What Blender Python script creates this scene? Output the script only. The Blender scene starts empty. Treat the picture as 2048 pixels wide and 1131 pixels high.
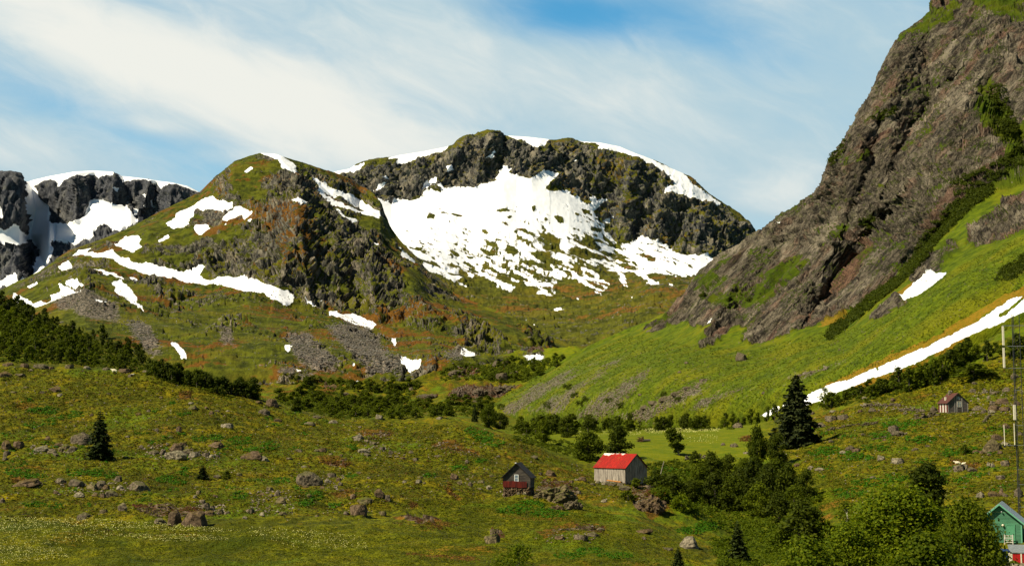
import bpy, bmesh, math, random
import numpy as np
from mathutils import Vector, Matrix
C = bpy.context
SC = C.scene
COL = SC.collection
R = math.radians
QUICK = False
# ---------------------------------------------------------------- camera
F = 2813.0                       # focal length in pixels of the 2048-wide frame
CX, CY = 1024.0, 565.5
HZ = 850.0                       # row of the level horizon
PITCH = math.atan((HZ - CY) / F)
cam = bpy.data.cameras.new('camera'); cam_o = bpy.data.objects.new('camera', cam)
COL.objects.link(cam_o); SC.camera = cam_o
cam.sensor_width = 36.0; cam.lens = 36.0 * F / 2048.0
cam.clip_start = 0.5; cam.clip_end = 60000
cam_o.rotation_euler = (R(90) + PITCH, 0, 0)
# ---------------------------------------------------------------- sun and sky
SUN_EL, SUN_AZ = R(47), math.atan2(-0.90, -0.44)      # azimuth measured from +Y towards +X
sdir = Vector((math.sin(SUN_AZ) * math.cos(SUN_EL), math.cos(SUN_AZ) * math.cos(SUN_EL), math.sin(SUN_EL)))
sl = bpy.data.lights.new('sun', 'SUN'); sl.energy = 5.0; sl.angle = R(0.5); sl.color = (1.0, 0.91, 0.70)
so = bpy.data.objects.new('sun', sl); COL.objects.link(so)
so.rotation_euler = sdir.to_track_quat('Z', 'Y').to_euler(); so.location = (0, 0, 300)
SC.view_settings.view_transform = 'Standard'; SC.view_settings.look = 'None'
SC.view_settings.exposure = 0.62; SC.view_settings.gamma = 1.0
SC.cycles.max_bounces = 5; SC.cycles.diffuse_bounces = 3; SC.cycles.glossy_bounces = 1
SC.cycles.transmission_bounces = 2; SC.cycles.transparent_max_bounces = 4; SC.cycles.volume_bounces = 0

class NT:
    """small helper to write node trees"""
    def __init__(s, tree): s.t = tree; s.n = tree.nodes; s.l = tree.links
    def new(s, typ, **kw):
        n = s.n.new(typ)
        for k, v in kw.items(): setattr(n, k, v)
        return n
    def put(s, inp, v):
        if hasattr(v, 'is_output') or isinstance(v, bpy.types.NodeSocket): s.l.new(v, inp)
        else: inp.default_value = v
    def math(s, op, a, b=0.0, c=0.0, clamp=False):
        n = s.new('ShaderNodeMath', operation=op, use_clamp=clamp)
        s.put(n.inputs[0], a); s.put(n.inputs[1], b); s.put(n.inputs[2], c)
        return n.outputs[0]
    def mix(s, f, a, b, mode='MIX'):
        n = s.new('ShaderNodeMix', data_type='RGBA', blend_type=mode)
        s.put(n.inputs[0], f)
        s.put(n.inputs[6], a if not isinstance(a, tuple) else (*a, 1)); s.put(n.inputs[7], b if not isinstance(b, tuple) else (*b, 1))
        return n.outputs[2]
    def ramp(s, f, lo, hi):
        n = s.new('ShaderNodeMapRange', interpolation_type='SMOOTHSTEP')
        s.put(n.inputs[0], f); s.put(n.inputs[1], lo); s.put(n.inputs[2], hi)
        n.inputs[3].default_value = 0; n.inputs[4].default_value = 1
        return n.outputs[0]
    def noise(s, vec, scale, detail=3.0, rough=0.55, out=0, dist=0.0):
        n = s.new('ShaderNodeTexNoise'); s.put(n.inputs['Vector'], vec)
        n.inputs['Scale'].default_value = scale; n.inputs['Detail'].default_value = detail
        n.inputs['Roughness'].default_value = rough; n.inputs['Distortion'].default_value = dist
        return n.outputs[out]
    def mapping(s, vec, scale=(1, 1, 1), rot=(0, 0, 0), loc=(0, 0, 0)):
        n = s.new('ShaderNodeMapping'); s.put(n.inputs[0], vec)
        n.inputs[1].default_value = loc; n.inputs[2].default_value = rot; n.inputs[3].default_value = scale
        return n.outputs[0]
    def attr(s, name):
        return s.new('ShaderNodeAttribute', attribute_name=name).outputs['Fac']
    def objpos(s): return s.new('ShaderNodeTexCoord').outputs['Object']

def sky():
    w = bpy.data.worlds.new('World'); SC.world = w; w.use_nodes = True
    T = NT(w.node_tree); T.n.clear()
    out = T.new('ShaderNodeOutputWorld'); bg = T.new('ShaderNodeBackground')
    st = T.new('ShaderNodeTexSky', sky_type='NISHITA', sun_disc=False)
    st.sun_elevation = SUN_EL; st.sun_rotation = SUN_AZ; st.air_density = 1.0; st.dust_density = 0.3; st.ozone_density = 3.0
    bg.inputs[1].default_value = 0.10
    d = T.new('ShaderNodeTexCoord').outputs['Generated']
    sep = T.new('ShaderNodeSeparateXYZ'); T.l.new(d, sep.inputs[0])
    x, y, z = sep.outputs
    ys = T.math('MAXIMUM', y, 0.08)
    a = T.math('DIVIDE', x, ys)             # tangent of azimuth
    e = T.math('DIVIDE', z, ys)             # tangent of elevation
    cmb = T.new('ShaderNodeCombineXYZ'); T.l.new(a, cmb.inputs[0]); T.l.new(e, cmb.inputs[1])
    # wind-drawn cirrus: noise stretched along a direction falling to the right
    p0 = T.mapping(cmb.outputs[0], scale=(1, 1, 1), rot=(0, 0, R(24)))
    streak = T.noise(T.mapping(p0, scale=(1.0, 3.6, 1)), 3.6, 6, 0.52, dist=0.35)
    big = T.noise(T.mapping(p0, scale=(1.0, 2.0, 1), loc=(3.1, 1.7, 0)), 1.9, 2, 0.5)
    puff = T.noise(T.mapping(cmb.outputs[0], scale=(1.0, 2.4, 1), loc=(0.4, 5.0, 0)), 11.0, 6, 0.6)
    def blob(ca, ce, ra, re, rot, soft=1.0):
        # soft elliptical bank of cloud centred on one direction of the sky
        da = T.math('SUBTRACT', a, ca); de = T.math('SUBTRACT', e, ce)
        c, s_ = math.cos(rot), math.sin(rot)
        p = T.math('ADD', T.math('MULTIPLY', da, c / ra), T.math('MULTIPLY', de, s_ / ra))
        q = T.math('ADD', T.math('MULTIPLY', da, -s_ / re), T.math('MULTIPLY', de, c / re))
        r = T.math('ADD', T.math('MULTIPLY', p, p), T.math('MULTIPLY', q, q))
        return T.math('POWER', 2.718, T.math('MULTIPLY', r, -soft))
    U = lambda u: (u - 1024) / F
    E = lambda v: (850 - v) / F
    cov = None
    for (u, v, ru, rv, rot, amp) in [
        (230, 95, 520, 95, -0.42, 1.05), (640, 235, 430, 80, -0.30, .85), (980, 150, 420, 150, -0.25, .50), (760, 10, 420, 120, -.3, .35),
        (60, 320, 280, 80, -0.20, .75), (560, 320, 120, 20, -.1, .30), (300, 245, 70, 18, -.1, .35), (1350, 250, 330, 130, -.5, .55),
        (1580, 360, 130, 60, 0.15, .62), (1740, 150, 220, 260, .6, .50), (1150, 15, 170, 55, -.1, -1.25), (1480, 60, 200, 80, -.3, -.12),
        (180, 235, 330, 30, -.42, -.22), (560, 295, 260, 24, -.1, -.15), (1480, 40, 160, 90, -.4, -.20), (150, 345, 240, 20, -.2, .05)]:
        b = T.math('MULTIPLY', blob(U(u), E(v), ru / F, rv / F, rot), amp)
        cov = b if cov is None else T.math('ADD', cov, b)
    m = T.math('ADD', cov, T.math('MULTIPLY', T.math('SUBTRACT', streak, 0.5), 0.75))
    m = T.math('ADD', m, T.math('MULTIPLY', T.math('SUBTRACT', puff, 0.5), 0.45))
    m = T.math('ADD', m, T.math('MULTIPLY', T.math('SUBTRACT', big, 0.5), 0.35))
    wisp = T.noise(T.mapping(p0, scale=(1.0, 2.6, 1), loc=(7, 2, 0)), 14.0, 8, 0.62, dist=0.6)
    m = T.math('ADD', m, T.math('MULTIPLY', T.math('SUBTRACT', wisp, 0.5), 0.55))
    m = T.ramp(m, -0.95, 0.70)
    up = T.ramp(e, 0.75, 0.40)              # clear blue overhead
    m = T.math('MULTIPLY', m, up)
    m = T.math('MULTIPLY', m, T.ramp(y, 0.1, 0.4))
    skyc = T.mix(1.0, st.outputs[0], T.mix(T.ramp(e, .3, .9), (.36, .90, .96), (.33, .36, .36)), 'MULTIPLY')
    br = None
    for (u, v, ru, rv, rot, amp) in [(230, 95, 500, 95, -0.42, 1.15), (660, 215, 380, 85, -0.35, .85), (1600, 365, 110, 45, 0.15, .55), (30, 300, 200, 50, -0.20, .30), (560, 322, 110, 18, -.1, .30), (300, 245, 60, 15, -.1, .35), (950, 120, 300, 110, -.3, .45), (1350, 200, 200, 90, -.5, .22)]:
        b = T.math('MULTIPLY', blob(U(u), E(v), ru / F, rv / F, rot), amp); br = b if br is None else T.math('ADD', br, b)
    br = T.math('ADD', br, T.math('MULTIPLY', T.math('SUBTRACT', wisp, 0.5), 1.1))
    br = T.math('ADD', br, T.math('MULTIPLY', T.math('SUBTRACT', streak, 0.5), 1.2))
    cc = T.mix(T.ramp(br, -0.15, 1.15), (3.0, 4.1, 4.6), (5.65, 5.7, 5.3))
    T.l.new(T.mix(m, skyc, cc), bg.inputs[0]); T.l.new(bg.outputs[0], out.inputs[0])
sky()

# ---------------------------------------------------------------- projection
cp, sp_ = math.cos(PITCH), math.sin(PITCH)
def W(u, v, Y):
    """pixel ray -> the point on it at forward distance Y"""
    u = np.asarray(u, float); v = np.asarray(v, float); Y = np.asarray(Y, float)
    x = (u - CX) / F; y = (CY - v) / F
    dy = cp - y * sp_; dz = sp_ + y * cp
    k = Y / dy
    return np.stack([x * k, Y + 0 * k, dz * k], -1)
def PX(P):
    """point -> pixel"""
    yc = P[..., 1] * -sp_ + P[..., 2] * cp
    zc = P[..., 1] * cp + P[..., 2] * sp_
    zc = np.maximum(zc, 1e-3)
    return CX + F * P[..., 0] / zc, CY - F * yc / zc

# ---------------------------------------------------------------- numpy noise
_rs = np.random.RandomState(7)
_perm = _rs.permutation(4096).astype(np.int32)
_grad = _rs.normal(size=(4096, 3)).astype(np.float32); _grad /= np.linalg.norm(_grad, axis=1)[:, None]
def pnoise(P, seed=0):
    shp = P.shape[:-1]; P = P.reshape(-1, 3)
    out = np.empty(len(P), np.float32)
    for s in range(0, len(P), 400000):
        Q = P[s:s + 400000].astype(np.float32)
        I = np.floor(Q); Fr = Q - I; I = I.astype(np.int32) + seed * 131
        f = Fr * Fr * Fr * (Fr * (Fr * 6 - 15) + 10)
        hx = [_perm[(I[:, 0] + i) & 4095] for i in (0, 1)]
        acc = 0
        for i in (0, 1):
            wx = f[:, 0] if i else 1 - f[:, 0]
            for j in (0, 1):
                hy = _perm[(hx[i] + I[:, 1] + j) & 4095]
                wy = wx * (f[:, 1] if j else 1 - f[:, 1])
                for k in (0, 1):
                    g = _grad[_perm[(hy + I[:, 2] + k) & 4095]]
                    d = g[:, 0] * (Fr[:, 0] - i) + g[:, 1] * (Fr[:, 1] - j) + g[:, 2] * (Fr[:, 2] - k)
                    acc = acc + wy * (f[:, 2] if k else 1 - f[:, 2]) * d
        out[s:s + 400000] = acc * 1.6
    return out.reshape(shp)
def fbm(P, scale, octs=3, gain=0.5, seed=0, lac=2.03):
    a, t, s = 1.0, 0.0, 0.0
    for o in range(octs):
        t = t + a * pnoise(P * (lac ** o / scale), seed + o); s += a; a *= gain
    return t / s
def ridged(P, scale, octs=3, gain=0.55, seed=0, lac=2.1):
    a, t, s, w = 1.0, 0.0, 0.0, 1.0
    for o in range(octs):
        n = 1 - np.abs(pnoise(P * (lac ** o / scale), seed + o)) * 2.2
        n = np.clip(n, -0.6, 1) * w; w = np.clip(n * 1.3, 0.3, 1)
        t = t + a * n; s += a; a *= gain
    return t / s - 0.35
def facets(P, scale, seed=0):
    """blocky cells: each takes its own tilted plane, as jointed rock does"""
    shp = P.shape[:-1]; P = P.reshape(-1, 3) / scale
    out = np.empty(len(P), np.float32)
    for s in range(0, len(P), 300000):
        Q = P[s:s + 300000].astype(np.float32)
        I = np.floor(Q).astype(np.int32)
        best = np.full(len(Q), 9.0, np.float32); val = np.zeros(len(Q), np.float32)
        for i in (-1, 0, 1):
            for j in (-1, 0, 1):
                for k in (-1, 0, 1):
                    c = I + np.array([i, j, k], np.int32)
                    h = _perm[(_perm[(_perm[(c[:, 0] + seed * 17) & 4095] + c[:, 1]) & 4095] + c[:, 2]) & 4095]
                    g = _grad[h]
                    dv = Q - (c + 0.5 + g * 0.55)
                    d = (dv * dv).sum(1)
                    m = d < best
                    h2 = _perm[(h + 77) & 4095]
                    t = (dv * _grad[h2]).sum(1) * 1.1 + (h2 / 4096.0 - 0.5) * 0.9
                    best[m] = d[m]; val[m] = t[m]
        out[s:s + 300000] = val
    return out.reshape(shp)

# ---------------------------------------------------------------- masks drawn as polygons over the slopes
def interp(pts, u):
    pts = sorted(pts); return np.interp(u, [p[0] for p in pts], [p[1] for p in pts])
def inside(polys, U, V):
    """True where (U,V) lies in any polygon"""
    U = np.asarray(U); V = np.asarray(V)
    res = np.zeros(U.shape, bool)
    for p in polys:
        p = np.array(p, float)
        x0, y0 = p.min(0); x1, y1 = p.max(0)
        sel = np.where((U.ravel() >= x0) & (U.ravel() <= x1) & (V.ravel() >= y0) & (V.ravel() <= y1))[0]
        if not len(sel): continue
        uu, vv = U.ravel()[sel], V.ravel()[sel]; c = np.zeros(len(sel), bool)
        for i in range(len(p)):
            xa, ya = p[i]; xb, yb = p[i - 1]
            if ya == yb: continue
            c ^= ((ya > vv) != (yb > vv)) & (uu < (xb - xa) * (vv - ya) / (yb - ya) + xa)
        res.ravel()[sel[c]] = True
    return res
def polydist(pts, U, V):
    """distance to a polyline and signed side (+ = right-hand side going along it)"""
    best = np.full(U.shape, 1e9); side = np.zeros(U.shape)
    for (x0, y0), (x1, y1) in zip(pts[:-1], pts[1:]):
        dx, dy = x1 - x0, y1 - y0; L = dx * dx + dy * dy
        t = np.clip(((U - x0) * dx + (V - y0) * dy) / L, 0, 1)
        ex, ey = U - (x0 + t * dx), V - (y0 + t * dy)
        d = np.hypot(ex, ey); m = d < best
        best = np.where(m, d, best); side = np.where(m, np.sign(dx * ey - dy * ex), side)
    return best, side
def blur(A, n):
    for _ in range(n):
        A = (np.pad(A, ((1, 1), (0, 0)), 'edge')[:-2] + 2 * A + np.pad(A, ((1, 1), (0, 0)), 'edge')[2:]) / 4
        A = (np.pad(A, ((0, 0), (1, 1)), 'edge')[:, :-2] + 2 * A + np.pad(A, ((0, 0), (1, 1)), 'edge')[:, 2:]) / 4
    return A
def pchip(xs, ys, x):
    """monotone cubic; xs (n,), ys (n,cols), x (m,) -> (m,cols)"""
    xs = np.array(xs, float); h = np.diff(xs)[:, None]; d = np.diff(ys, axis=0) / h
    m = np.zeros_like(ys)
    w1 = 2 * h[1:] + h[:-1]; w2 = h[1:] + 2 * h[:-1]
    ok = d[:-1] * d[1:] > 0
    with np.errstate(all='ignore'):
        hm = (w1 + w2) / (w1 / d[:-1] + w2 / d[1:])
    m[1:-1] = np.where(ok, hm, 0); m[0] = d[0]; m[-1] = d[-1]
    i = np.clip(np.searchsorted(xs, x, side='right') - 1, 0, len(xs) - 2)
    t = ((x - xs[i]) / (xs[i + 1] - xs[i]))[:, None]; hh = (xs[i + 1] - xs[i])[:, None]
    return ((1 + 2 * t) * (1 - t) ** 2 * ys[i] + t * (1 - t) ** 2 * hh * m[i] + t * t * (3 - 2 * t) * ys[i + 1] + t * t * (t - 1) * hh * m[i + 1])

def grid_mesh(name, P, mat, attrs, flip=False, smooth=True):
    nr, nc = P.shape[:2]
    me = bpy.data.meshes.new(name)
    me.vertices.add(nr * nc); me.vertices.foreach_set('co', P.reshape(-1).astype(np.float32))
    i = np.arange(nr * nc).reshape(nr, nc)
    q = np.stack([i[:-1, :-1], i[:-1, 1:], i[1:, 1:], i[1:, :-1]], -1).reshape(-1, 4)
    if flip: q = q[:, ::-1]
    n = len(q)
    me.loops.add(n * 4); me.polygons.add(n)
    me.polygons.foreach_set('loop_start', np.arange(0, n * 4, 4, dtype=np.int32))
    me.loops.foreach_set('vertex_index', q.reshape(-1).astype(np.int32))
    me.polygons.foreach_set('use_smooth', np.full(n, smooth))
    me.update(calc_edges=True)
    for k, a in attrs.items():
        at = me.attributes.new(k, 'FLOAT', 'POINT'); at.data.foreach_set('value', a.reshape(-1).astype(np.float32))
    me.materials.append(mat)
    o = bpy.data.objects.new(name, me); COL.objects.link(o); o['kind'] = 'structure'
    return o
def normals(P):
    a = np.gradient(P, axis=1); b = np.gradient(P, axis=0)
    n = np.cross(a, b); n /= np.linalg.norm(n, axis=-1, keepdims=True) + 1e-9
    return n

class Surf:
    """a built sheet of ground that things can be set down on"""
    def __init__(s, P): s.P = P; s.U, s.V = PX(P)
    def hit(s, u, v):
        nc = s.P.shape[1]; r = s.P.shape[0] // 2
        for _ in range(4):
            uc = s.U[r]
            c = int(np.clip(np.searchsorted(uc, u), 0, nc - 1))
            if u < uc[0] - 3 or u > uc[-1] + 3: return None
            col = s.V[:, c]
            rr = np.where((col <= v) & (s.P[:, c, 1] > 60))[0]
            if not len(rr): return None
            r = rr[0]
        if r == 0: return s.P[0, c]
        t = (col[r - 1] - v) / max(col[r - 1] - col[r], 1e-6)
        return s.P[r - 1, c] * (1 - t) + s.P[r, c] * t

def loft(contours, u0, u1, du, nrow):
    """contours: lists of (u, v, Y) from the near foot up to and behind the crest"""
    u = np.arange(u0, u1 + du, du)
    vs = np.array([interp([(p[0], p[1]) for p in c], u) for c in contours])
    Ys = np.array([np.log(interp([(p[0], p[2]) for p in c], u)) for c in contours])
    xs = np.concatenate([[0], np.cumsum(nrow)])
    x = np.arange(0, xs[-1] + 1)
    v = pchip(xs, vs, x); Y = np.exp(pchip(xs, Ys, x))
    return np.broadcast_to(u, v.shape).copy(), v, Y
# ---------------------------------------------------------------- ground materials
def ground_mat(name, px, rock=((.035, .034, .036), (.15, .135, .11), (.24, .19, .14)), green=((.018, .036, .004), (.070, .092, .006), (.12, .12, .009)),
               rust=((.085, .032, .006), (.17, .085, .012)), stretch=(1, 1, 1), rot=(0, 0, 0), moss=0.35, bump=1.0, warm=0.0, red=False):
    m = bpy.data.materials.new(name); m.use_nodes = True
    T = NT(m.node_tree); b = T.n['Principled BSDF']
    p = T.objpos(); ps = T.mapping(T.mapping(p, rot=rot), scale=stretch)
    fine = T.noise(p, 1 / (3.2 * px), 3, 0.65); mid = T.noise(p, 1 / (14 * px), 4, 0.6); big = T.noise(p, 1 / (75 * px), 3, 0.55)
    st = T.noise(ps, 1 / (7 * px), 5, 0.68, dist=0.4)
    bst = T.noise(ps, 1 / (36 * px), 3, 0.6)
    # rock
    rk = T.mix(T.ramp(st, .38, .60), rock[0], rock[1])
    rk = T.mix(T.math('MULTIPLY', T.ramp(bst, .48, .70), 0.75), rk, rock[2])
    rk = T.mix(T.math('MULTIPLY', T.ramp(fine, .55, .85), 0.5), rk, rock[0])
    ck = T.noise(ps, 1 / (11 * px), 4, 0.6, dist=0.8)
    ck = T.ramp(T.math('ABSOLUTE', T.math('SUBTRACT', ck, .5)), .045, .0)
    rk = T.mix(T.math('MULTIPLY', ck, .8), rk, tuple(c * .45 for c in rock[0]))
    rk = T.mix(T.math('MULTIPLY', T.ramp(mid, .52, .72), moss), rk, green[1])
    # plants
    gr = T.mix(T.ramp(mid, .30, .68), green[0], green[1])
    gr = T.mix(T.math('MULTIPLY', T.ramp(big, .45, .68), 0.55), gr, green[2])
    gr = T.mix(T.math('MULTIPLY', T.ramp(fine, .45, .85), 0.55), gr, green[0])
    ru = T.mix(T.ramp(fine, .3, .7), rust[0], rust[1])
    rm = T.ramp(T.math('ADD', T.attr('rust'), T.math('MULTIPLY', T.math('SUBTRACT', mid, .5), 1.6)), .42, .62)
    gr = T.mix(T.math('MULTIPLY', rm, .85), gr, ru)
    if red: gr = T.mix(T.math('MULTIPLY', T.attr('ledge'), .65), gr, tuple(c * .8 for c in green[0]))
    # loose stones
    sc = T.mix(T.ramp(fine, .42, .60), (.026, .022, .018), (.19, .155, .12))
    if warm:
        wm = T.ramp(T.noise(T.mapping(ps, loc=(31, 7, 3)), 1 / (60 * px), 4, .65), .52, .66)
        rk = T.mix(T.math('MULTIPLY', wm, warm), rk, T.mix(T.ramp(st, .3, .65), (.06, .026, .018), (.26, .13, .085)))
    if red:
        rk = T.mix(T.math('MULTIPLY', T.ramp(T.math('ADD', T.attr('red'), T.math('MULTIPLY', T.math('SUBTRACT', st, .5), 1.2)), .4, .8), .6), rk, T.mix(T.ramp(fine, .35, .65), (.07, .026, .014), (.23, .11, .06)))
    vg = T.ramp(T.math('ADD', T.attr('veg'), T.math('MULTIPLY', T.math('SUBTRACT', fine, .5), 0.9)), .42, .56)
    col = T.mix(vg, rk, gr)
    sm = T.math('MULTIPLY', T.ramp(T.math('ADD', T.attr('scree'), T.math('ADD', T.math('MULTIPLY', T.math('SUBTRACT', mid, .5), 2.6), T.math('MULTIPLY', T.math('SUBTRACT', fine, .5), 1.6))), .52, .78), .9)
    col = T.mix(sm, col, sc)
    sn = T.ramp(T.math('ADD', T.attr('snow'), T.math('MULTIPLY', T.math('SUBTRACT', T.noise(p, 1 / (6 * px), 4, .7), .5), 1.1)), .42, .58)
    snc = T.mix(T.math('MULTIPLY', T.ramp(mid, .5, .8), .5), (.86, .86, .86), (.80, .77, .72))
    col = T.mix(sn, col, snc)
    T.l.new(col, b.inputs['Base Color'])
    b.inputs['Roughness'].default_value = 0.92; b.inputs['Specular IOR Level'].default_value = 0.12
    h = T.math('ADD', T.math('MULTIPLY', st, 1.2), T.math('MULTIPLY', fine, 0.8))
    h = T.math('MULTIPLY', h, T.math('SUBTRACT', 1.0, T.math('MULTIPLY', sn, .93)))
    h = T.math('MULTIPLY', h, T.math('SUBTRACT', 1.0, T.math('MULTIPLY', vg, .45)))
    bm = T.new('ShaderNodeBump'); bm.inputs['Strength'].default_value = 0.75 * bump; bm.inputs['Distance'].default_value = 4.5 * px * bump
    T.l.new(h, bm.inputs['Height']); T.l.new(bm.outputs[0], b.inputs['Normal'])
    return m

def depth_ridges(U, V, feats, gain=1.0):
    """buttresses and gullies: (polyline, width left, width right, metres)"""
    D = np.zeros(U.shape)
    for pts, wl, wr, A in feats:
        d, s = polydist(pts, U, V)
        w = np.where(s > 0, wr, wl) if True else wl
        D += gain * A * np.exp(-d / w)
    return D

def warp(U, V, P, scale, amp, seed):
    return U + fbm(P, scale, 5, .68, seed) * amp * 1.5, V + fbm(P, scale, 5, .68, seed + 9) * amp

# ============================================================ far plateau mountain, upper left
S = 3.0 if QUICK else 1.6
def far_mountain():
    crest = [(-90,345),(0,343),(20,341),(42,346),(47,361),(57,363),(70,359),(100,352),(150,343),(185,341),(226,343),(234,347),(244,352),(265,354),(290,357),(320,362),(345,365),(375,372),(395,382),(440,405),(520,450)]
    cr = [(u, v, 6300 - (500 if u < 46 else 0)) for u, v in crest]
    # cliffs stand in front of the plateau; below them the snow aprons run down
    base = [(-90,520,5600),(40,525,5600),(60,500,6000),(98,440,6080),(110,447,6080),(170,440,6080),(185,405,6130),(262,415,6130),(300,440,6100),(395,470,6060),(520,500,6000)]
    foot = [(u, v, y) for u, v, y in [(-90,640,4900),(60,640,4900),(160,600,5000),(300,560,5200),(520,560,5200)]]
    U, V, Y = loft([[(u, v + 90, y * .9) for u, v, y in foot], foot, base, [(u, v + 4, y - 40) for u, v, y in cr], cr, [(u, v + 14, y + 900) for u, v, y in cr], [(u, 640, 8600) for u, v, y in cr]],
                   -90, 470, S, [20, int(110 / S * 1.0), int(120 / S), 3, 6, 8])
    F_ = [([(62,365),(72,420),(60,470),(90,530)], 16, 18, 190), ([(152,350),(150,440)], 30, 12, -150), ([(190,352),(180,400)], 8, 10, 60), ([(228,350),(222,400)], 22, 8, -90),
          ([(246,352),(252,392),(290,430)], 10, 10, 110), ([(300,360),(282,420)], 18, 6, -90), ([(312,370),(306,440)], 7, 8, 90), ([(345,368),(335,440)], 16, 10, -70), ([(110,360),(112,440)], 24, 10, -60)]
    Y = Y + depth_ridges(U, V, F_, .75)
    P = W(U, V, Y)
    snowp = [
     [(54,363),(100,350),(150,338),(200,336),(229,340),(224,353),(195,355),(183,347),(170,352),(150,348),(128,360),(116,378),(112,362),(100,358),(80,363),(72,375),(84,395),(97,408),(97,440),(110,445),(125,447),(135,445),(170,432),(180,410),(186,398),(196,399),(220,405),(245,408),(262,422),(278,445),(255,452),(240,460),(232,466),(222,455),(205,452),(180,465),(188,470),(150,490),(125,480),(100,480),(107,500),(98,520),(85,535),(100,560),(60,560),(78,510),(65,480),(55,478),(50,430),(50,380)],
     [(238,350),(265,351),(290,354),(320,359),(350,362),(385,374),(400,384),(392,381),(368,373),(345,368),(322,377),(315,370),(300,360),(275,359),(255,363),(248,366)],
     [(303,400),(310,395),(308,420),(312,436),(305,430)], [(-90,400),(0,413),(10,437),(0,437),(-90,430)],
     [(-90,460),(0,460),(12,461),(28,448),(45,463),(55,480),(40,490),(12,489),(0,485),(-90,480)], [(-90,560),(0,562),(30,545),(35,558),(55,556),(30,573),(-90,580)],
     [(221,371),(236,377),(234,385)], [(243,372),(251,380),(250,391)], [(262,408),(276,425),(270,432)], [(250,398),(262,410),(256,406)], [(287,384),(293,394),(289,394)], [(288,410),(295,412),(291,418)]]
    wu, wv = warp(U, V, P, 60, 5, 3)
    snow = blur(inside(snowp, wu, wv).astype(float), 1)
    n = normals(blur3(P, 3)); n *= np.sign((n * -P).sum(-1))[..., None]
    rk = 1 - snow
    Pv = P * np.array([1, 1, .30])
    disp = (ridged(Pv, 130, 4, .6, 5) * 34 + facets(Pv, 50, 2) * 18 + facets(Pv, 18, 3) * 10) * rk + fbm(P, 200, 2, .5, 3) * 5 * snow
    top = np.clip((V - interp(crest, U)) / 20, 0, 1)
    P = P + n * (disp * (.15 + .85 * top))[..., None]
    veg = np.clip(.16 + .35 * fbm(P, 240, 3, .6, 11) + .10 * (n[..., 2] - .3), 0, 1)
    mat = ground_mat('far_cliff_rock', 2.0, rock=((.032, .035, .044), (.085, .085, .090), (.13, .125, .11)), green=((.03, .034, .012), (.07, .07, .02), (.09, .08, .02)), stretch=(1, 1, .28), moss=.25, bump=.6)  # blue haze of the distance is put into the rock colours
    return grid_mesh('mountain', P, mat, dict(snow=snow, veg=veg, rust=0 * U, scree=0 * U)), Surf(P)
def blur3(P, n): return np.stack([blur(P[..., k], n) for k in range(3)], -1)

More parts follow.
